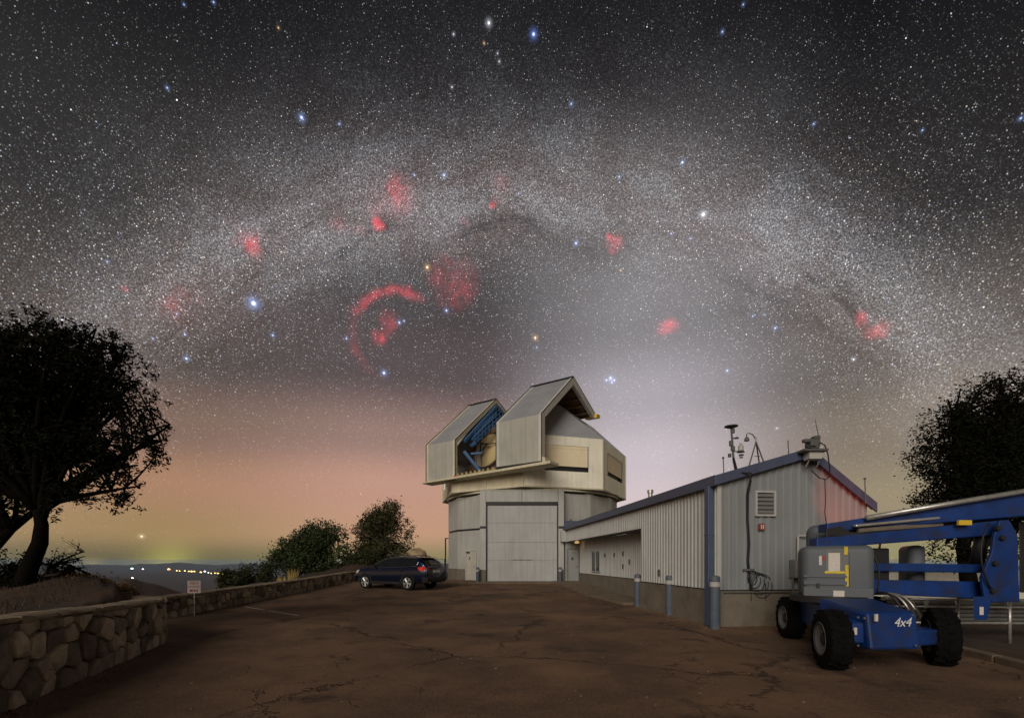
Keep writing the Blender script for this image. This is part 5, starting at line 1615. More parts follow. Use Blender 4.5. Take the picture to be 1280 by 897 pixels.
# loose gravel swept against walls and plinths
gr_ = empty("gravel", (0, 10, 0)); tag(gr_, kind="stuff")
rnd_ = random.Random(77)
k = MB(local(gr_))
def pebble(x, y, z, r_):
    a0 = rnd_.uniform(0, 6.28)
    base_ = [Vector((x + r_ * rnd_.uniform(.7, 1.2) * math.cos(a0 + j * 1.571), y + r_ * rnd_.uniform(.7, 1.2) * math.sin(a0 + j * 1.571), z - 0.004)) for j in range(4)]
    top_ = [b_.lerp(Vector((x, y, z)), 0.4) + Vector((0, 0, r_ * rnd_.uniform(.5, .9))) for b_ in base_]
    k.hexa(base_ + top_)
for i in range(1500):
    t = rnd_.random(); u = abs(rnd_.gauss(0, 0.22))
    if i % 5 < 2:
        y = rnd_.uniform(1.5, 9.0); x = edge_x(y) + 0.07 + u
    elif i % 5 == 2:
        y = rnd_.uniform(12.5, 27); x = edge_x(y) + 0.25 + u
    elif i % 5 == 3:
        p = W0 + WU * rnd_.uniform(-0.3, 5.0) - WW * (0.1 + u); x, y = p.x, p.y
    else:
        x, y = rnd_.uniform(-6, 6), rnd_.uniform(2.5, 14)
    pebble(x, y, lot_z(x, y), rnd_.uniform(0.006, 0.022))
k.build("pebbles", "gravel", gr_)

# ------------------------------------------------------------------ parked car (estate)
CAR_POS = Vector((-5.85, 23.06, 0)); 
car_dir = Vector((-0.89, 0.456, 0)).normalized()           # nose
CAR_POS.z = lot_z(CAR_POS.x, CAR_POS.y)
car = empty("parked_car", CAR_POS, math.atan2(car_dir.y, car_dir.x))
tag(car, "dark blue estate car parked beside the stone wall", "car")
# local: +x nose, +y is the car's left side (towards the lot), z up
ST_X = [2.38, 2.30, 2.12, 1.75, 1.30, 0.95, 0.70, 0.30, -0.20, -0.80, -1.40, -1.90, -2.15, -2.32, -2.40]
def cv(x, tab):
    for (x0, v0), (x1, v1) in zip(tab[:-1], tab[1:]):
        if x0 >= x >= x1:
            t = (x0 - x) / (x0 - x1); t = t * t * (3 - 2 * t) if False else t
            return v0 + (v1 - v0) * t
    return tab[-1][1] if x < tab[-1][0] else tab[0][1]
HW = [(2.38, 0.55), (2.30, 0.74), (2.12, 0.85), (1.75, 0.90), (0.9, 0.92), (-1.4, 0.92), (-1.9, 0.90), (-2.2, 0.86), (-2.4, 0.74)]
ZBOT = [(2.38, 0.42), (2.12, 0.30), (1.6, 0.26), (-1.7, 0.27), (-2.2, 0.36), (-2.4, 0.46)]
ZBELT = [(2.38, 0.70), (2.30, 0.80), (2.12, 0.90), (1.75, 0.985), (1.30, 1.02), (0.95, 1.045), (0.0, 1.07), (-1.4, 1.12), (-2.0, 1.14), (-2.4, 1.05)]
ZROOF = [(2.38, 0.72), (2.30, 0.83), (2.12, 0.94), (1.75, 1.02), (1.30, 1.07), (1.02, 1.10), (0.70, 1.32), (0.30, 1.54), (-0.2, 1.615), (-0.8, 1.63), (-1.4, 1.605), (-1.90, 1.54), (-2.15, 1.36), (-2.34, 1.16), (-2.4, 1.06)]
def section(x):
    w, zb, zt, zr = cv(x, HW), cv(x, ZBOT), cv(x, ZBELT), cv(x, ZROOF)
    zr = max(zr, zt + 0.012)
    up_ = min(1.0, max(0.0, (zr - zt) / 0.5))
    wr = w * (0.93 - 0.21 * up_)
    return [(0.0, zb), (w * 0.84, zb), (w * 0.97, zb + 0.10), (w, zb + 0.30), (w * 0.995, (zb + zt) / 2 + 0.12), (w * 0.965, zt - 0.05), (w * 0.93, zt),
            (w * 0.93 + (wr - w * 0.93) * 0.5, zt + (zr - zt) * 0.55), (wr, zr - 0.05 * up_ - 0.004), (wr * 0.80, zr - 0.012 * up_), (0.0, zr + 0.012)]
xs_f = []
for a_, b_ in zip(ST_X[:-1], ST_X[1:]):
    xs_f += [a_, (a_ + b_) / 2]
xs_f.append(ST_X[-1])
def car_surface(material_name="car_paint"):
    k = MB()
    rows = []
    for x in xs_f:
        sec = section(x)
        full = [(x, y, z) for y, z in sec] + [(x, -y, z) for y, z in reversed(sec[1:-1])]
        rows.append(full)
    n = len(rows[0])
    k.add([p for r_ in rows for p in r_], [(i * n + j, i * n + (j + 1) % n, (i + 1) * n + (j + 1) % n, (i + 1) * n + j) for i in range(len(rows) - 1) for j in range(n)] + [tuple(range(n)), tuple((len(rows) - 1) * n + j for j in range(n - 1, -1, -1))])
    return k.build("body", material_name, car, auto=50)
body = car_surface()
# side glass: follows the upper body, slightly proud
def side_pt(x, f, side_, out=0.008):
    sec = section(x)
    a, b_, c = sec[6], sec[7], sec[8]
    p = (a[0] + (b_[0] - a[0]) * f * 2, a[1] + (b_[1] - a[1]) * f * 2) if f < 0.5 else (b_[0] + (c[0] - b_[0]) * (f - .5) * 2, b_[1] + (c[1] - b_[1]) * (f - .5) * 2)
    return Vector((x, side_ * (p[0] + out), p[1] + out * 0.2))
def glass_strip(name, x0, x1, side_, f0, f1, taper0=0.0, taper1=0.0):
    k = MB(); n = 6; rows = []
    for i in range(n + 1):
        x = x0 + (x1 - x0) * i / n
        rows.append((x, f0, f1))
    vs_ = []
    for x, a, b_ in rows:
        for j in range(4):
            f = a + (b_ - a) * j / 3
            vs_.append(side_pt(x, f, side_))
    k.add(vs_, [(i * 4 + j, i * 4 + j + 1, (i + 1) * 4 + j + 1, (i + 1) * 4 + j) for i in range(n) for j in range(3)])
    return k.build(name, "car_glass", car, smooth=True)
for sd in (1, -1):
    glass_strip("side_window", 0.78, 0.10, sd, 0.06, 0.90)
    glass_strip("side_window", 0.06, -0.86, sd, 0.06, 0.90)
    glass_strip("side_window", -0.90, -1.78, sd, 0.06, 0.88)
    # bright trim round the side glass
    pts = [side_pt(x, 0.0, sd, 0.014) for x in np.linspace(1.05, -1.85, 10)]
    pts += [side_pt(-1.93, 0.45, sd, 0.014)]
    pts += [side_pt(x, 0.94, sd, 0.014) for x in np.linspace(-1.80, 0.55, 10)] + [side_pt(0.85, 0.7, sd, 0.014), side_pt(1.02, 0.2, sd, 0.014)]
    k = MB(); k.tube(pts + [pts[0]], 0.013, 5); k.build("window_trim", "chrome", car, smooth=True)
    # roof rails
    k = MB(); zr = [Vector((x, sd * 0.60, cv(x, ZROOF) + 0.05 - (0.05 if j in (0, 8) else 0))) for j, x in enumerate(np.linspace(0.25, -1.75, 9))]; k.tube(zr, 0.02, 6); k.build("roof_rail", "car_trim", car, smooth=True)
    # sill cladding, wheel arches
    k = MB(); k.hexa([(1.0, sd * 0.86, 0.24), (-1.0, sd * 0.86, 0.24), (-1.0, sd * 0.935, 0.26), (1.0, sd * 0.935, 0.26), (1.0, sd * 0.86, 0.40), (-1.0, sd * 0.86, 0.40), (-1.0, sd * 0.94, 0.38), (1.0, sd * 0.94, 0.38)]); k.build("sill", "car_trim", car, bevel=0.01)
    k = MB(); k.box(0.95, -0.95, sd * 0.941, sd * 0.947, 0.33, 0.345) if sd > 0 else k.box(0.95, -0.95, -0.947, -0.941, 0.33, 0.345); k.build("sill_strip", "chrome", car)
    for wx in (1.38, -1.37):
        pts = []
        k = MB()
        for j in range(15):
            a = math.pi * j / 14
            pts.append([(wx + r_ * math.cos(a), sd * o_, 0.34 + r_ * math.sin(a)) for r_, o_ in ((0.36, 0.925), (0.44, 0.945), (0.45, 0.90), (0.35, 0.88))])
        k.add([p for q in pts for p in q], [(i * 4 + j, i * 4 + (j + 1) % 4, (i + 1) * 4 + (j + 1) % 4, (i + 1) * 4 + j) for i in range(14) for j in range(4)] + [(0, 1, 2, 3), (59, 58, 57, 56)])
        k.build("wheel_arch", "car_trim", car, auto=40)
        # dark well behind the wheel
        k = MB(); k.lathe([(0, 0), (0.385, 0), (0.385, 0.01), (0, 0.01)], 24, Matrix.Translation((wx, sd * 0.918, 0.37)) @ Matrix.Rotation(R(90), 4, "X")); k.build("wheel_well", "black_metal", car)
    k = MB(); k.hexa([(0.80, sd * 0.93, 1.06), (0.62, sd * 0.93, 1.06), (0.62, sd * 1.08, 1.08), (0.74, sd * 1.08, 1.08), (0.80, sd * 0.93, 1.18), (0.62, sd * 0.93, 1.18), (0.62, sd * 1.08, 1.19), (0.74, sd * 1.08, 1.19)]); k.build("wing_mirror", "car_paint", car, bevel=0.02)
    for hx in (-0.02, -0.98):
        k = MB(); k.box(hx - 0.10, hx + 0.10, min(sd * 0.915, sd * 0.945), max(sd * 0.915, sd * 0.945), 0.90, 0.925); k.build("door_handle", "car_paint", car, bevel=0.006)
    for dx in (0.88, 0.08, -0.92):                       # shut lines
        k = MB()
        pl_ = [Vector((dx, sd * (section(dx)[j][0] + 0.003), section(dx)[j][1])) for j in (3, 4, 5, 6)]
        k.tube(pl_, 0.005, 4); k.build("door_seam", "black_metal", car)
    # lamps
    k = MB(); k.hexa([(2.20, sd * 0.60, 0.74), (2.34, sd * 0.52, 0.74), (2.05, sd * 0.875, 0.78), (1.90, sd * 0.85, 0.80), (2.10, sd * 0.60, 0.90), (2.24, sd * 0.55, 0.88), (1.98, sd * 0.872, 0.92), (1.86, sd * 0.84, 0.95)]); k.build("headlight", "lamp_clear", car, bevel=0.01)
    k = MB(); k.hexa([(-2.10, sd * 0.80, 0.93), (-2.06, sd * 0.905, 0.93), (-2.26, sd * 0.865, 0.94), (-2.415, sd * 0.60, 0.94), (-2.05, sd * 0.80, 1.10), (-1.95, sd * 0.895, 1.09), (-2.22, sd * 0.855, 1.12), (-2.40, sd * 0.60, 1.11)]); k.build("tail_light", "tail_red", car, bevel=0.01)
    k = MB(); k.tube([(-2.42, sd * 0.5, 0.36), (-2.2, sd * 0.5, 0.36)], 0.04, 8); k.build("exhaust_tip", "chrome", car)
# windscreen, tailgate glass
k = MB(); vs_ = []
for x in (1.04, 0.82, 0.58, 0.34):
    z = cv(x, ZROOF) + 0.018; w = section(x)[9][0] * 1.02
    vs_ += [(x, -w, z - 0.01), (x, 0, z + 0.006), (x, w, z - 0.01)]
k.add(vs_, [(i * 3 + j, i * 3 + j + 1, (i + 1) * 3 + j + 1, (i + 1) * 3 + j) for i in range(3) for j in range(2)]); k.build("windscreen", "car_glass", car, smooth=True)
k = MB(); vs_ = []
for x in (-1.97, -2.12, -2.30):
    z = cv(x, ZROOF); w = section(x)[9][0] * 0.98
    vs_ += [(x - 0.02, -w, z), (x - 0.025, 0, z + 0.02), (x - 0.02, w, z)]
k.add(vs_, [(i * 3 + j, i * 3 + j + 1, (i + 1) * 3 + j + 1, (i + 1) * 3 + j) for i in range(2) for j in range(2)]); k.build("rear_window", "car_glass", car, smooth=True)
k = MB(); k.hexa([(-1.75, -0.55, 1.575), (-1.75, 0.55, 1.575), (-2.08, 0.52, 1.55), (-2.08, -0.52, 1.55), (-1.75, -0.55, 1.60), (-1.75, 0.55, 1.60), (-2.06, 0.52, 1.575), (-2.06, -0.52, 1.575)]); k.build("spoiler", "car_paint", car, bevel=0.01)
k = MB(); k.box(-2.435, -2.41, -0.26, 0.26, 0.83, 0.95); k.build("licence_plate", "sign_white", car, bevel=0.005)
k = MB(); k.hexa([(-2.2, -0.84, 0.32), (-2.2, 0.84, 0.32), (-2.46, 0.72, 0.40), (-2.46, -0.72, 0.40), (-2.2, -0.90, 0.62), (-2.2, 0.90, 0.62), (-2.47, 0.76, 0.60), (-2.47, -0.76, 0.60)]); k.build("rear_bumper", "car_trim", car, bevel=0.02)
k = MB(); k.hexa([(2.2, -0.80, 0.30), (2.2, 0.80, 0.30), (2.42, 0.6, 0.36), (2.42, -0.6, 0.36), (2.2, -0.86, 0.58), (2.2, 0.86, 0.58), (2.42, 0.62, 0.56), (2.42, -0.62, 0.56)]); k.build("front_bumper", "car_trim", car, bevel=0.02)
def car_wheel(wx, sd):
    Mw = Matrix.Translation((wx, sd * 0.83, 0.345)) @ Matrix.Rotation(R(-90 * sd), 4, "X")
    w = empty("wheel", (wx, sd * 0.83, 0.345)); w.parent = car
    Tw = lambda p: Vector(p) - Vector((wx, sd * 0.83, 0.345))
    k = MB(Tw); k.lathe([(0.24, -0.10), (0.32, -0.11), (0.345, -0.07), (0.345, 0.07), (0.32, 0.11), (0.25, 0.105), (0.24, 0.05)], 32, Mw); k.build("tyre", "tyre", w, auto=40)
    k = MB(Tw); k.lathe([(0.0, 0.02), (0.235, 0.02), (0.25, 0.105), (0.235, 0.11), (0.225, 0.04), (0.0, 0.035)], 32, Mw); k.build("rim", "car_trim", w, auto=40)
    for j in range(5):
        for dd_ in (-0.16, 0.16):
            a = 2 * math.pi * j / 5 + 0.3
            k = MB(Tw)
            p0 = Mw @ Vector((0.04 * math.cos(a), 0.04 * math.sin(a), 0.095)); p1 = Mw @ Vector((0.235 * math.cos(a + dd_), 0.235 * math.sin(a + dd_), 0.10))
            k.tube([p0, p1], [0.024, 0.02], 6); k.build("spoke", "alloy", w)
    k = MB(Tw); k.lathe([(0.0, 0.08), (0.05, 0.08), (0.045, 0.115), (0.0, 0.118)], 12, Mw); k.build("hub", "alloy", w)
    k = MB(Tw); k.lathe([(0.232, 0.09), (0.252, 0.09), (0.252, 0.112), (0.232, 0.112)], 32, Mw); k.build("rim_edge", "alloy", w)
for wx in (1.38, -1.37):
    for sd in (1, -1): car_wheel(wx, sd)

# ------------------------------------------------------------------ boom lift
lift = empty("boom_lift", (5.7, 7.6, 0.0))
tag(lift, "blue articulated boom lift with grey engine hoods on four big tyres", "boom lift")
Tl = local(lift)
LD = Vector((0.30, 0.954, 0)).normalized()                   # chassis runs away from the lot
LS = Vector((0.985, 0.10, 0)).normalized()
def lift_wheel(cx, cy, r_, w_, steer, lab=None):
    axv = Vector((-math.cos(steer), -math.sin(steer), 0))    # hub looks left
    c = Vector((cx, cy, r_))
    Mw = Matrix.Translation(c) @ axv.to_track_quat("Z", "Y").to_matrix().to_4x4()
    root = empty("wheel", Tl(c)); root.parent = lift
    Tw = lambda p: Vector(p) - c
    k = MB(Tw); k.lathe([(r_ * 0.52, -w_ / 2), (r_ * 0.86, -w_ / 2), (r_ * 0.97, -w_ * 0.38), (r_ * 0.97, w_ * 0.38), (r_ * 0.86, w_ / 2), (r_ * 0.52, w_ / 2)], 36, Mw); k.build("tyre", "tyre", root, auto=40)
    for j in range(18):                                      # chevron lugs
        for sg in (-1, 1):
            a = 2 * math.pi * (j + (0.25 if sg > 0 else -0.25)) / 18
            k = MB(Tw)
            def q(rad, aa, zz): return Mw @ Vector((rad * math.cos(aa), rad * math.sin(aa), zz))
            da_ = 0.075
            k.hexa([q(r_ * .95, a - da_, 0.0), q(r_ * .95, a + da_, 0.0), q(r_ * .95, a + da_ + 0.13, sg * w_ * .47), q(r_ * .95, a - da_ + 0.13, sg * w_ * .47),
                    q(r_ * 1.01, a - da_ * .8, 0.0), q(r_ * 1.01, a + da_ * .8, 0.0), q(r_ * 0.985, a + da_ * .8 + 0.13, sg * w_ * .47), q(r_ * 0.985, a - da_ * .8 + 0.13, sg * w_ * .47)])
            k.build("tread_lug", "tyre", root)
    k = MB(Tw); k.lathe([(0.0, w_ * 0.18), (r_ * 0.30, w_ * 0.20), (r_ * 0.36, w_ * 0.30), (r_ * 0.50, w_ * 0.42), (r_ * 0.54, w_ * 0.52), (r_ * 0.56, w_ * 0.50), (r_ * 0.53, w_ * 0.1), (0.0, 0.0)], 32, Mw); k.build("rim", "rim_white", root, auto=40)
    k = MB(Tw); k.lathe([(0, w_ * 0.2), (r_ * 0.2, w_ * 0.2), (r_ * 0.18, w_ * 0.40), (0, w_ * 0.42)], 20, Mw); k.build("hub", "black_metal", root, auto=40)
    for j in range(8):
        a = 2 * math.pi * j / 8
        k = MB(Tw); k.lathe([(0, w_ * .26), (0.022, w_ * .26), (0.022, w_ * .33), (0, w_ * .33)], 6, Mw @ Matrix.Translation((r_ * .29 * math.cos(a), r_ * .29 * math.sin(a), 0))); k.build("wheel_nut", "steel", root)
    return root
FLW = (4.72, 6.62); FRW = (6.55, 6.85); RLW = (5.72, 9.2); RRW = (7.55, 9.35)
lift_wheel(*FLW, 0.44, 0.30, R(-17)); lift_wheel(*FRW, 0.44, 0.30, R(-30)); lift_wheel(*RLW, 0.43, 0.30, R(-12)); lift_wheel(*RRW, 0.43, 0.30, R(-15))
# chassis
def lhexa(name, mt_, pts, bev=0.015, parent=lift, seg=2):
    k = MB(Tl); k.hexa(pts); return k.build(name, mt_, parent, bevel=bev, seg=seg)
Yf = 6.25
lhexa("chassis_front", "lift_blue", [(5.02, Yf + .02, 0.34), (5.80, Yf + 0.10, 0.34), (5.95, 7.4, 0.34), (5.0, 7.3, 0.34), (5.02, Yf + 0.10, 0.86), (5.80, Yf + 0.18, 0.86), (5.95, 7.4, 0.98), (5.0, 7.3, 0.98)], 0.04)
lhexa("battery_box", "lift_blue", [(4.74, Yf + .12, 0.42), (5.01, Yf + .10, 0.42), (4.99, 7.0, 0.42), (4.74, 7.0, 0.42), (4.74, Yf + .15, 0.70), (5.01, Yf + .12, 0.72), (4.99, 7.0, 0.80), (4.74, 7.0, 0.78)], 0.03)
lhexa("axle_beam", "lift_blue", [(5.81, 6.45, 0.36), (6.36, 6.60, 0.36), (6.36, 6.95, 0.36), (5.83, 6.9, 0.36), (5.81, 6.45, 0.60), (6.36, 6.60, 0.58), (6.36, 6.95, 0.58), (5.83, 6.9, 0.60)], 0.03)
lhexa("chassis_rail", "lift_blue", [(5.15, 7.42, 0.40), (6.25, 7.42, 0.40), (6.95, 9.5, 0.40), (5.95, 9.5, 0.40), (5.15, 7.42, 0.86), (6.25, 7.42, 0.86), (6.95, 9.5, 0.86), (5.95, 9.5, 0.86)], 0.03)
lhexa("rear_axle", "black_metal", [(5.75, 9.1, 0.32), (7.4, 9.2, 0.32), (7.4, 9.45, 0.32), (5.75, 9.4, 0.32), (5.75, 9.1, 0.55), (7.4, 9.2, 0.55), (7.4, 9.45, 0.55), (5.75, 9.4, 0.55)], 0.02)
k = MB(Tl); k.lathe([(0, 0.87), (0.62, 0.87), (0.62, 0.98), (0, 0.98)], 32, Matrix.Translation((5.75, 8.1, 0))); k.build("slew_ring", "black_metal", lift, auto=40)
text("number_lettering", "4x4", 0.185, "letter_white", lift, facing(Tl((5.53, Yf + 0.098, 0.72)), R(6)), shear=0.28, extrude=0.002, spacing=0.95)
for j, (xx, yy_, zz) in enumerate([(4.86, Yf + .09, 0.60), (5.10, Yf + 0.02, 0.80)]):
    k = MB(Tl); k.box(xx - 0.02, xx + 0.02, yy_ - 0.006, yy_ + 0.02, zz - 0.05, zz + 0.05); k.build("warning_label", "paper", lift)
# turntable hoods
def rbox(name, mt_, c, hx, hy, hz, rad, rz, parent=lift):
    bm = bmesh.new(); bmesh.ops.create_cube(bm, size=2)
    for v in bm.verts: v.co = Vector((v.co.x * hx, v.co.y * hy, v.co.z * hz))
    bmesh.ops.bevel(bm, geom=[e for e in bm.edges], offset=rad, segments=5, affect="EDGES", profile=0.5)
    Mr = Matrix.Translation(Tl(c)) @ Matrix.Rotation(rz, 4, "Z")
    bm.transform(Mr)
    me = bpy.data.meshes.new(name); bm.to_mesh(me); bm.free()
    me.polygons.foreach_set("use_smooth", [True] * len(me.polygons)); me.set_sharp_from_angle(angle=R(40))
    me.materials.append(MAT[mt_]); o = bpy.data.objects.new(name, me); col.objects.link(o); o.parent = parent
    return o
HRZ = R(-30)
HCX, HCY = 5.98, 8.36
hood = rbox("engine_hood", "hood_grey", Vector((HCX, HCY, 1.385)), 0.52, 0.70, 0.475, 0.12, HRZ)
HY = HCY - 0.70
def on_hood(x, z, out=0.004):
    """point on the hood front: x from the middle, z height"""
    return Vector((HCX, HCY, 0)) + Matrix.Rotation(HRZ, 3, "Z") @ Vector((x * 0.845, -0.70 - out, 0)) + Vector((0, 0, z))
def hood_plate(name, mt_, x0, x1, z0, z1, t0=0.0, t1=0.010, bev=0.002):
    k = MB(Tl)
    k.hexa([on_hood(x0, z0, t1), on_hood(x1, z0, t1), on_hood(x1, z0, -t0), on_hood(x0, z0, -t0), on_hood(x0, z1, t1), on_hood(x1, z1, t1), on_hood(x1, z1, -t0), on_hood(x0, z1, -t0)])
    return k.build(name, mt_, hood, bevel=bev)
hood_plate("hood_step", "hood_grey", -0.58, 0.16, 1.30, 1.345, 0.05, 0.018, 0.008)
hood_plate("hood_step", "hood_grey", -0.58, 0.16, 1.17, 1.245, 0.05, 0.022, 0.01)
hood_plate("hood_skirt", "hood_grey", -0.585, 0.585, 0.93, 1.13, 0.05, 0.026, 0.015)
hood_plate("hood_seam", "black_metal", 0.192, 0.200, 1.15, 1.72, 0.0, 0.003, 0)
hood_plate("hood_recess", "vent_grey", -0.19, 0.17, 1.36, 1.80, 0.0, 0.004, 0)
hood_plate("notice_sheet", "paper", -0.15, 0.045, 1.41, 1.73, 0.0, 0.008, 0)
hood_plate("warning_label", "paper", -0.31, -0.26, 1.52, 1.68, 0.0, 0.006, 0)
hood_plate("warning_label", "sign_red", -0.255, -0.21, 1.60, 1.68, 0.0, 0.006, 0)
hood_plate("data_label", "paper", -0.07, 0.115, 0.98, 1.08, 0.0, 0.031, 0)
hood_plate("latch", "black_metal", -0.36, -0.30, 1.11, 1.20, 0.0, 0.03, 0.004)
hood_plate("tape_strip", "tape_yellow", -0.21, 0.15, 1.375, 1.415, 0.0, 0.0105, 0)
hood_plate("tape_strip", "tape_yellow", 0.13, 0.185, 1.16, 1.52, 0.0, 0.0125, 0)
hood_plate("tape_strip", "tape_yellow", 0.11, 0.17, 1.70, 1.835, 0.0, 0.012, 0)
rbox("rear_hood", "hood_grey", Vector((7.62, 8.55, 1.42)), 0.13, 0.4, 0.46, 0.10, HRZ)
rbox("upper_cover", "hood_grey", Vector((6.12, 8.95, 2.0)), 0.20, 0.25, 0.30, 0.16, HRZ)
lhexa("engine_tray", "black_metal", [(6.15, 8.0, 0.98), (6.75, 8.0, 0.98), (6.8, 9.2, 0.98), (6.2, 9.2, 0.98), (6.15, 8.0, 1.82), (6.75, 8.0, 1.82), (6.8, 9.2, 1.82), (6.2, 9.2, 1.82)], 0.03)
# booms: laid out at the depth of the turntable centre line
YB = 8.0
def bm_(name, mt_, a, b_, h0, h1, th, parent=lift, bev=0.02):
    """box girder between two points of its top edge (pixel survey), heights at each end"""
    (xa, ya, Ya), (xb, yb, Yb) = a, b_
    A, B = pw(xa, ya, Ya), pw(xb, yb, Yb)
    d = (B - A); d.z = 0; d.normalize(); nrm = Vector((-d.y, d.x, 0)) * th
    zz = Vector((0, 0, 1))
    k = MB(Tl)
    k.hexa([A - zz * h0, B - zz * h1, B - zz * h1 + nrm, A - zz * h0 + nrm, A, B, B + nrm, A + nrm])
    return k.build(name, mt_, parent, bevel=bev)
bm_("main_boom", "lift_blue", (1034, 654, 8.1), (1340, 606, 7.5), 0.15, 0.46, 0.34)
bm_("boom_sheath", "black_metal", (1033, 660, 8.08), (1062, 656, 8.05), 0.16, 0.16, 0.02)
k = MB(Tl); k.tube([pw(1083, 647, 7.9), pw(1200, 627, 7.7), pw(1340, 604, 7.45)], 0.045, 12); k.build("boom_tube", "galvanised", lift, smooth=True)
bm_("cable_tray", "galvanised", (1070, 655, 7.9), (1176, 645, 7.8), 0.05, 0.05, 0.10)
bm_("cable_tray", "concrete", (1074, 660, 7.95), (1180, 651, 7.85), 0.10, 0.10, 0.08)
bm_("boom_shadow_box", "black_metal", (1040, 663, 8.15), (1262, 640, 7.85), 0.16, 0.16, 0.2)  # black box painting the shade between main boom and upper arm
bm_("upper_arm", "lift_blue", (1021, 672, 7.95), (1262, 649, 7.6), 0.19, 0.25, 0.26)
bm_("lower_arm", "lift_blue", (1086, 703, 7.95), (1240, 705, 7.7), 0.15, 0.15, 0.20)
bm_("lower_arm", "lift_blue", (1086, 724, 7.9), (1240, 727, 7.65), 0.25, 0.30, 0.22)
# riser plate
for Yp, th_ in ((7.45, 0.05), (7.80, 0.05)):
    k = MB(Tl)
    k.prism([pw(1232, 752, Yp), pw(1227, 722, Yp), pw(1240, 690, Yp), pw(1243, 668, Yp), pw(1250, 650, Yp), pw(1262, 650, Yp), pw(1272, 668, Yp), pw(1275, 752, Yp)], (0, th_, 0))
    k.build("riser_plate", "lift_blue", lift, bevel=0.01)
lhexa("riser_foot", "lift_blue", [pw(1218, 774, 7.4), pw(1234, 774, 7.4), pw(1234, 774, 7.9), pw(1218, 774, 7.9), pw(1216, 745, 7.4), pw(1240, 745, 7.4), pw(1240, 745, 7.9), pw(1216, 745, 7.9)], 0.01)
k = MB(Tl); q0, q1 = pw(1225, 768, 7.38), pw(1230, 758, 7.38); k.box(q0.x, q1.x, 7.385, 7.39, q0.z, q1.z); k.build("warning_label", "paper", lift)
for px, py in ((1246, 660), (1243, 704), (1240, 738), (1252, 672)):
    k = MB(Tl); k.lathe([(0, 0), (0.045, 0), (0.04, 0.04), (0, 0.045)], 12, Matrix.Translation(pw(px, py, 7.44)) @ Matrix.Rotation(R(90), 4, "X")); k.build("pivot_pin", "black_metal", lift)
k = MB(Tl); k.tube([pw(1221, 705, 7.9), pw(1228, 668, 7.8)], 0.10, 12); k.build("lift_cylinder", "black_metal", lift, smooth=True)
k = MB(Tl); k.box(*sorted((pw(1196, 655, 7.6).x, pw(1212, 655, 7.6).x)), 7.56, 7.6, pw(0, 656, 7.6).z, pw(0, 650, 7.6).z); k.build("yellow_tag", "yellow_paint", lift)
lhexa("boom_end_bracket", "black_metal", [pw(1274, 740, 8.0), pw(1310, 740, 8.0), pw(1310, 740, 8.3), pw(1274, 740, 8.3), pw(1274, 652, 8.0), pw(1310, 652, 8.0), pw(1310, 652, 8.3), pw(1274, 652, 8.3)], 0.02)  # set back and coloured black so the gap looks shaded
# hoses looping from the turntable
rnd_ = random.Random(4)
for j in range(3):
    a, b_, c = pw(1095 + 6 * j, 742, 7.6), pw(1112 + 10 * j, 742 + 3 * j, 7.3), pw(1128 + 8 * j, 762, 7.2)
    k = MB(Tl); k.tube(bez(a, b_ + Vector((0, 0, 0.12)), c, 8), 0.018, 6); k.build("hose", "galvanised" if j else "black_metal", lift, smooth=True)
for j in range(3):                                           # hydraulic hoses clipped along the booms
    k = MB(Tl); k.tube([pw(1040, 668 + j, 7.93), pw(1090, 664 + 1.2 * j, 7.86), pw(1160, 659 + 1.2 * j, 7.76), pw(1235, 652 + 1.2 * j, 7.66)], 0.011, 6); k.build("hose", "cable_black", lift, smooth=True)
k = MB(Tl); k.tube(bez(pw(1236, 654, 7.45), pw(1215, 690, 7.3), pw(1238, 735, 7.42), 10), 0.016, 6); k.build("hose", "cable_black", lift, smooth=True)
k = MB(Tl); k.tube(bez(pw(1090, 690, 7.7), pw(1104, 712, 7.55), pw(1096, 740, 7.6), 10), 0.016, 6); k.build("hose", "cable_black", lift, smooth=True)
for px, py in ((1072, 771), (1080, 772), (1140, 768), (1072, 806), (1144, 806)):
    k = MB(Tl); k.lathe([(0, 0), (0.016, 0), (0.016, 0.014), (0, 0.014)], 6, Matrix.Translation(pw(px, py, Yf + 0.06)) @ Matrix.Rotation(R(90), 4, "X")); k.build("bolt", "steel", lift)
# added red lamp on the turntable, for the unseen source reddening the gable
Lp = Vector((7.75, 9.35, 2.20))
k = MB(Tl); k.tube([Vector((7.3, 8.9, 1.85)), Vector((7.6, 9.25, 1.95)), Lp - Vector((0, 0, 0.06))], 0.02, 6); k.build("added_lamp_stalk", "black_metal", lift)
k = MB(Tl); k.lathe([(0, -0.06), (0.05, -0.06), (0.055, 0.0), (0.035, 0.06), (0, 0.065)], 14, Matrix.Translation(Lp)); k.build("added_red_lamp", "red_lamp", lift, smooth=True)
rl = bpy.data.lights.new("added_red_light", "SPOT"); rl.energy = 75.0; rl.color = (1.0, 0.10, 0.06); rl.shadow_soft_size = 0.05; rl.spot_size = R(62); rl.spot_blend = 0.7
rlo = bpy.data.objects.new("added_red_light", rl); col.objects.link(rlo); rlo.parent = lift
rlo.location = Tl(Lp + Vector((0, 0.08, 0.05)))
rlo.rotation_euler = (Vector((8.35, 11.0, 3.15)) - Lp).to_track_quat("-Z", "Y").to_euler()

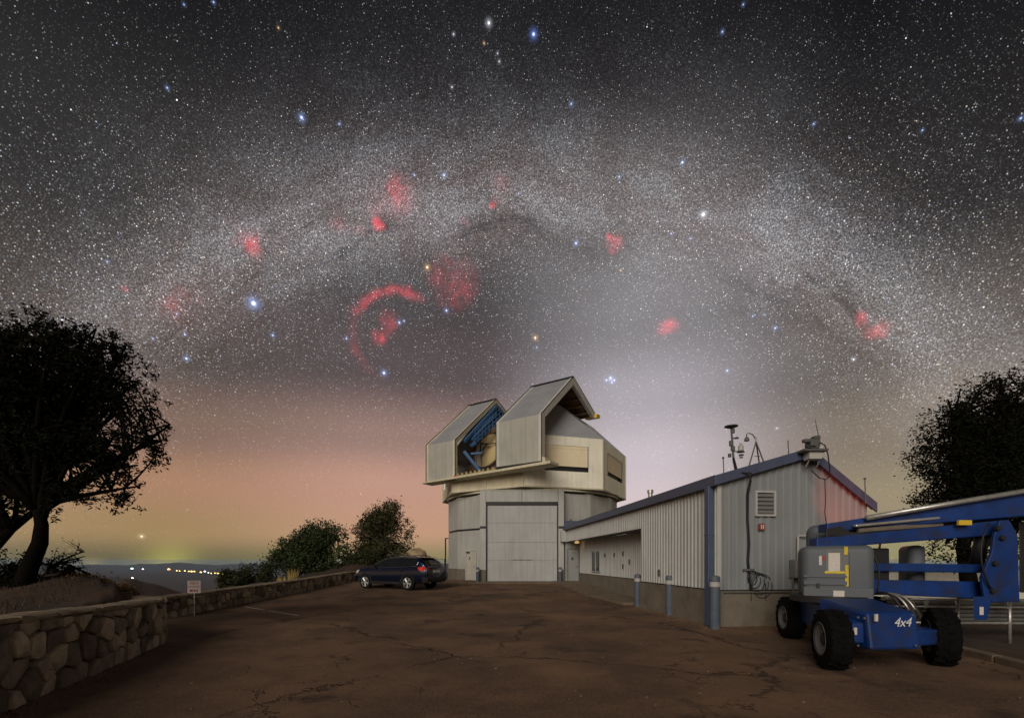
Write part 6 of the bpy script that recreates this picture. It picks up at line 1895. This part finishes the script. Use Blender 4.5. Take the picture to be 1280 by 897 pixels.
# ------------------------------------------------------------------ pipe rack beyond the lift
rack = empty("pipe_rack", (9.2, 9.2, 0)); tag(rack, "low galvanised tube rack standing on bare earth behind the lift", "rack")
Tr = local(rack)
YR = 8.9
for px in (1158, 1197, 1262, 1320):
    k = MB(Tr); a = pw(px, 748, YR); k.tube([Vector((a.x, YR, ground_z(a.x, YR) - 0.02)), a], 0.03, 8); k.build("upright", "galvanised", rack, smooth=True)
for py, r_ in ((748, 0.025), (757, 0.02), (777, 0.03)):
    k = MB(Tr); k.tube([pw(1105, py, YR), pw(1330, py + 2, YR)], r_, 8); k.build("rail", "galvanised", rack, smooth=True)
for j in range(5):
    p0, p1 = pw(1100, 752 + 5 * j, YR + 0.25 + 0.05 * j), pw(1335, 754 + 5 * j, YR + 0.25 + 0.05 * j)
    k = MB(Tr); k.tube([p0, p1], 0.055, 10); k.build("pipe", "vent_grey", rack, smooth=True)
for j in range(2):
    k = MB(Tr); k.tube([pw(1102, 747 + 2 * j, YR - .02), pw(1118 + 5 * j, 744, YR - .05), pw(1134 + 6 * j, 752, YR - .05), pw(1144 + 6 * j, 770, YR)], 0.03, 8); k.build("bent_tube", "galvanised", rack, smooth=True)
# pale low wall further back
pwall = empty("garden_wall", (16.5, 18.6, ground_z(16.5, 18.6))); tag(pwall, "pale low wall glimpsed between the lift arms below the tree", "wall")
Tg = local(pwall)
for j in range(5):
    x0 = 13.0 + j * 1.9
    k = MB(Tg); k.box(x0 + 0.01, x0 + 1.89, 18.5, 18.8, ground_z(x0, 18.6) - 0.3, 1.12); k.build("panel", "pale_wall", pwall, bevel=0.01)
k = MB(Tg); k.box(12.95, 22.55, 18.45, 18.85, 1.121, 1.19); k.build("coping", "pale_wall", pwall, bevel=0.01)

# ------------------------------------------------------------------ sign at the far wall
sp_ = pw(243, 762, 13.0); sp_.z = lot_z(sp_.x, sp_.y)
sg = empty("parking_sign", (sp_.x, sp_.y, sp_.z), R(18)); tag(sg, "small white parking sign with dark red letters on a thin post", "sign")
k = MB(); k.tube([(0, 0, -0.1), (0, 0, 1.0)], 0.014, 8); k.build("post", "galvanised", sg)
k = MB(); k.box(-0.165, 0.165, -0.026, -0.018, 0.66, 1.02); k.build("board", "sign_white", sg, bevel=0.004)
text("sign_lettering", "NO", 0.13, "sign_red", sg, facing((0, -0.029, 0.945), 0))
text("sign_lettering", "PARKING", 0.072, "sign_red", sg, facing((0, -0.029, 0.84), 0))
k = MB()
for x0, x1 in ((-0.11, -0.03), (-0.01, 0.04), (0.06, 0.10)): k.box(x0, x1, -0.030, -0.0265, 0.70, 0.765)
k.build("faded_line", "sign_red", sg)

# lamp post and rail beside the observatory
lpz = ground_z(-4.85, 32.2)
l_ = empty("lamp_post", (-4.75, 32.0, lpz)); tag(l_, "dark slim lamp post with short arm at the left edge of the observatory", "lamp post")
k = MB(); k.tube([(0, 0, -0.2), (0, 0, 3.2 - lpz)], 0.05, 8); k.build("pole", "black_metal", l_)
k = MB(); k.beam((0.05, 0, 3.17 - lpz), (0.42, 0, 3.17 - lpz), 0.08, 0.07); k.build("arm", "black_metal", l_)
k = MB(); k.box(0.36, 0.62, -0.07, 0.07, 3.08 - lpz, 3.16 - lpz); k.build("lamp_head", "black_metal", l_, bevel=0.01)
rf = empty("wire_fence", (-5.6, 32.6, ground_z(-5.6, 32.6))); tag(rf, "thin wire fence left of the observatory, behind the car", "fence")
Tf = local(rf)
for x in (-6.9, -5.9, -4.9):
    k = MB(Tf); k.tube([(x, 32.6, ground_z(x, 32.6) - 0.1), (x, 32.6, 1.72)], 0.03, 6); k.build("fence_post", "black_metal", rf)
for z in (1.70, 1.35, 1.0):
    k = MB(Tf); k.tube([(-6.9, 32.6, z), (-4.9, 32.6, z)], 0.014, 5); k.build("wire", "black_metal", rf)

# ------------------------------------------------------------------ instruments on the workshop roof
def wl(x, y, z):
    p = W0 + WW * x + WU * y
    return Vector((p.x, p.y, z))
def roof_at(x): return roof_z(x) + 0.05
def thing_on_roof(name, label, cat, x, y):
    r_ = empty(name, wl(x, y, roof_at(x))); tag(r_, label, cat, "instruments on the workshop roof")
    return r_, local(r_)
YM = 10.9
r_, Ti = thing_on_roof("weather_mast", "tallest instrument mast with flat round disc on top, clamped at the roof edge", "weather mast", 0.62, 0.02)
mb_ = pw(922, 596, YM); mt0 = pw(914, 535, YM)
k = MB(Ti); k.tube([mb_ - Vector((0, 0, 0.05)), pw(917, 575, YM), mt0], [0.028, 0.028, 0.022], 8); k.build("mast", "instrument", r_, smooth=True)
k = MB(Ti); k.lathe([(0, 0), (0.05, 0.0), (0.155, 0.035), (0.155, 0.055), (0.03, 0.075), (0, 0.075)], 24, Matrix.Translation(mt0)); k.build("disc_sensor", "instrument", r_, auto=40)
for px, py, r2, h2 in ((916, 541, 0.045, 0.10), (914, 557, 0.05, 0.12), (916, 563, 0.05, 0.10), (912, 571, 0.04, 0.08)):
    k = MB(Ti); k.lathe([(0, 0), (r2, 0), (r2, h2), (0, h2)], 12, Matrix.Translation(pw(px, py, YM))); k.build("sensor_body", "instrument", r_, auto=40)
k = MB(Ti); k.tube([pw(915, 548, YM), pw(921, 547, YM)], 0.02, 6); k.lathe([(0, 0), (0.05, 0), (0.03, 0.04), (0, 0.05)], 12, Matrix.Translation(pw(921, 548, YM))); k.build("side_sensor", "instrument", r_)
k = MB(Ti); k.tube([pw(916, 564, YM), pw(926, 564, YM)], 0.014, 6); k.build("side_arm", "instrument", r_)
for z_, r2, h2 in ((565, 0.09, 0.02), (563, 0.065, 0.12), (556, 0.03, 0.05)):
    k = MB(Ti); k.lathe([(0, 0), (r2, 0), (r2 * 0.9, h2), (0, h2)], 14, Matrix.Translation(pw(926, z_, YM))); k.build("shielded_sensor", "instrument_pale" if r2 < 0.08 else "instrument", r_, auto=40)
for z_, r2 in ((569, 0.065), (572, 0.045)):
    k = MB(Ti); k.lathe([(0, 0), (r2, 0), (r2 * .7, 0.03), (0, 0.035)], 14, Matrix.Translation(pw(926.5, z_, YM))); k.build("lower_sensor", "instrument", r_, auto=40)
# cable down the gable
r2_ = empty("cable_bundle", wl(0.65, -0.1, 1.2)); tag(r2_, "black cable bundle hanging down the gable to a loose coil", "cable")
Tc = local(r2_)
path = [pw(917, 572, 10.85), pw(922, 590, 10.72), wl(0.68, -0.27, 3.66), wl(0.70, -0.20, 3.5), wl(0.71, -0.07, 3.2), wl(0.72, -0.05, 2.6), wl(0.76, -0.05, 2.0), wl(0.73, -0.05, 1.6), wl(0.76, -0.05, 1.3)]
k = MB(Tc); k.tube(path, 0.022, 7); k.build("main_cable", "cable_black", r2_, smooth=True)
k = MB(Tc); k.tube([p + Vector((0.02, -0.02, 0)) for p in path[3:]] + [wl(0.80, -0.05, 0.85)], 0.012, 6); k.build("thin_cable", "cable_black", r2_, smooth=True)
for j in range(5):
    cx, cz, rx_, rz2 = 0.86 + 0.06 * j, 1.18 - 0.05 * j, 0.12 + 0.035 * j, 0.17 + 0.03 * j
    pts = [wl(cx + rx_ * math.cos(a), -0.05 - 0.006 * j, cz + rz2 * math.sin(a)) for a in np.linspace(0.6, 0.6 + 6.0, 20)]
    k = MB(Tc); k.tube(pts, 0.009, 5); k.build("coil", "cable_black", r2_, smooth=True)
for x in (0.82, 1.20):
    k = MB(Tc); k.tube([wl(x, -0.06, 1.05), wl(x, -0.06, 0.62)], 0.010, 5); k.build("cable_end", "cable_black", r2_)
k = MB(Tc); k.box(*sorted((wl(0.62, 0, 0).x, wl(0.9, 0, 0).x)), wl(0.76, -0.07, 0).y - 0.02, wl(0.76, -0.07, 0).y + 0.02, 1.35, 1.40); k.build("cable_hook", "steel", r2_)
# ball-topped stub
def stub(name, label, px, py0, py1, ball):
    r3 = empty(name, pw(px, py0, YM)); tag(r3, label, "antenna", "instruments on the workshop roof")
    T3 = local(r3)
    k = MB(T3); k.tube([pw(px, py0 + 4, YM), pw(px - 1, py1, YM)], 0.012, 6); k.build("rod", "instrument", r3)
    if ball:
        k = MB(T3); k.lathe([(0, -0.03), (0.022, -0.022), (0.03, 0), (0.022, 0.022), (0, 0.03)], 12, Matrix.Translation(pw(px - 1, py1, YM))); k.build("tip", "instrument", r3, smooth=True)
    return r3
stub("ball_antenna", "short ball-tipped rod on the roof edge left of the tall mast", 905, 593, 572, True)
stub("rod_antenna", "thin bare rod antenna on the rake between tripod and ridge", 986, 569, 550, False)
stub("end_antenna", "short ball-tipped rod at the low right corner of the roof", 1082, 625, 598, True)
# tripod with hanging sensor
r4 = empty("tripod", pw(945, 580, YM)); tag(r4, "small tripod with curved arm and hanging sensor on roof edge", "tripod", "instruments on the workshop roof")
T4 = local(r4)
ap = pw(945, 552, YM)
for px, py, dy in ((936, 583, 0), (955, 578, 0), (949, 578, 0.5)):
    e = pw(px, py, YM + dy); k = MB(T4); k.tube([ap, e], 0.016, 6); k.build("leg", "instrument", r4)
k = MB(T4); k.tube([pw(943, 570, YM), pw(950, 570, YM)], 0.01, 6); k.build("brace", "instrument", r4)
k = MB(T4); k.tube([ap, ap + Vector((0, 0, 0.12))], 0.025, 8); k.build("head", "instrument_pale", r4)
k = MB(T4); k.tube([pw(944, 548, YM), pw(941, 543, YM), pw(936, 541, YM), pw(933.5, 542, YM), pw(933, 546, YM)], 0.012, 6); k.build("arm", "instrument", r4, smooth=True)
k = MB(T4); k.lathe([(0, 0), (0.055, 0), (0.06, 0.03), (0.035, 0.09), (0, 0.095)], 14, Matrix.Translation(pw(933.5, 551, YM))); k.build("hanging_sensor", "instrument", r4, auto=40)
# camera cluster at the ridge
YRg = 10.75
r5 = empty("camera_cluster", pw(1020, 580, YRg)); tag(r5, "cluster of cameras and antenna on a bracket at the gable peak", "camera mount", "instruments on the workshop roof")
T5 = local(r5)
def pbox(T_, name, mt_, x0, y0, x1, y1, Ya, Yb, parent, bev=0.006):
    a, b_ = pw(x0, y1, Ya), pw(x1, y0, Ya)
    k = MB(T_); k.box(a.x, b_.x, Ya, Yb, a.z, b_.z); return k.build(name, mt_, parent, bevel=bev)
pbox(T5, "bracket_box", "instrument_pale", 1012, 563, 1028, 573, 10.62, 10.85, r5)
pbox(T5, "shelf", "instrument", 1006, 560, 1036, 563, 10.55, 10.95, r5)
pbox(T5, "camera_body", "instrument", 1014, 548, 1026, 557, 10.65, 10.9, r5, 0.02)
pbox(T5, "camera_body", "instrument", 1006, 548, 1014, 552, 10.60, 10.72, r5, 0.01)
pbox(T5, "camera_body", "instrument", 1019, 544, 1026, 548, 10.68, 10.85, r5, 0.01)
k = MB(T5); k.lathe([(0, 0), (0.05, 0), (0.06, 0.05), (0.03, 0.1), (0, 0.1)], 12, Matrix.Translation(pw(1021, 560, 10.7))); k.build("camera_dome", "instrument", r5, auto=40)
k = MB(T5); k.tube([pw(1006, 555, 10.66), pw(1010, 558, 10.66), pw(1017, 559, 10.66)], 0.012, 6); k.build("yoke", "instrument", r5)
k = MB(T5); k.tube([pw(1023, 545, 10.75), pw(1019, 524, 10.75)], [0.012, 0.006], 6); k.build("whip_antenna", "instrument", r5)
for a, b_ in (((1014, 571), (1007, 583)), ((1026, 571), (1021, 583))):
    k = MB(T5); k.tube([pw(*a, 10.66), pw(*b_, 10.84)], 0.014, 6); k.build("strut", "instrument_pale", r5)
r6 = empty("looped_cable", pw(1033, 585, 10.7)); tag(r6, "black cable looping from the peak cameras down the gable", "cable")
T6 = local(r6)
lpv = [pw(1025, 553, 10.62), pw(1031, 556, 10.6), pw(1035, 568, 10.6), pw(1037, 585, 10.62), pw(1037, 595, 10.66), pw(1032, 599, 10.72), pw(1024, 597, 10.78), pw(1018, 591, 10.84), pw(1014, 588, 10.86)]
k = MB(T6); k.tube(lpv, 0.014, 6); k.build("loop", "cable_black", r6, smooth=True)
k = MB(T6); k.tube([pw(1031, 599, 10.75), pw(1032, 625, 10.86), pw(1031, 640, 10.86), pw(1033, 655, 10.86)], 0.010, 6); k.build("drop_cable", "cable_black", r6, smooth=True)

# ------------------------------------------------------------------ far town lights on the valley floor
def town_light(px, py, size, mt_, label):
    d = Vector(((px - 640) / F, 1.0, (700 - py) / F))
    # meet the valley floor
    t = 2000.0
    while t < 30000 and EYE + d.z * t > ground_z(d.x * t, d.y * t) + 4.0:
        t += 60.0
    t -= 60
    p = Vector((d.x * t, d.y * t, EYE + d.z * t))
    r_ = size / F * t * 0.5
    k = MB()
    k.lathe([(0, -r_), (r_ * 0.75, -r_ * 0.7), (r_, 0), (r_ * 0.75, r_ * 0.7), (0, r_)], 10)
    o = k.build("town_light", mt_, None, smooth=True); o.location = p
    tag(o, label, "light", "lights of the far town")
for px, py, sz, mt_, lab in [(211, 711.5, 3.0, "town_red", "reddest town light at the near end of the row on the valley floor"), (165, 710.5, 2.6, "town_green", "greenish white light alone in the valley, far from the town row"),
                             (165.5, 722, 1.8, "town_white", "small white light lower on the valley floor than every other"), (178.5, 711, 1.7, "town_white", "faint pale light between the greenish light and the town row")]:
    town_light(px, py, sz, mt_, lab)
for px, py, sz, mt_ in [(221, 713, 1.5, "town_amber"), (224.5, 713.4, 1.4, "town_amber"), (231, 713.3, 1.6, "town_amber"), (236, 713.8, 1.7, "town_amber"), (239.5, 714, 2.2, "town_amber"), (243, 714, 1.8, "town_amber"),
                        (251, 715, 2.0, "town_amber"), (256, 714, 2.2, "town_white"), (260.5, 715.4, 1.4, "town_white"), (264, 716.3, 1.4, "town_amber"), (269, 716, 1.9, "town_amber"), (273, 716.4, 2.0, "town_amber"), (279.5, 717, 1.8, "town_amber"), (283.5, 717, 2.0, "town_amber")]:
    town_light(px, py, sz, mt_, "small warm town light in the long row across the valley" if mt_ == "town_amber" else ("brighter white town light among the warm ones in the row" if sz > 2 else "fainter white town light among the warm ones in the row"))

# ------------------------------------------------------------------ air over the valley
k = MB(); k.box(-43000, 43000, -43000, 43000, -520, 24)
hz = k.build("haze", None)
hm = bpy.data.materials.new("haze"); hm.use_nodes = True
hm.node_tree.nodes.clear()
pv = hm.node_tree.nodes.new("ShaderNodeVolumePrincipled")
pv.inputs["Color"].default_value = (0.50, 0.72, 1.0, 1)
pv.inputs["Density"].default_value = 1.5e-5
pv.inputs["Anisotropy"].default_value = 0.0
mo = hm.node_tree.nodes.new("ShaderNodeOutputMaterial")
hm.node_tree.links.new(pv.outputs[0], mo.inputs["Volume"])
hz.data.materials.append(hm)
tag(hz, kind="stuff")
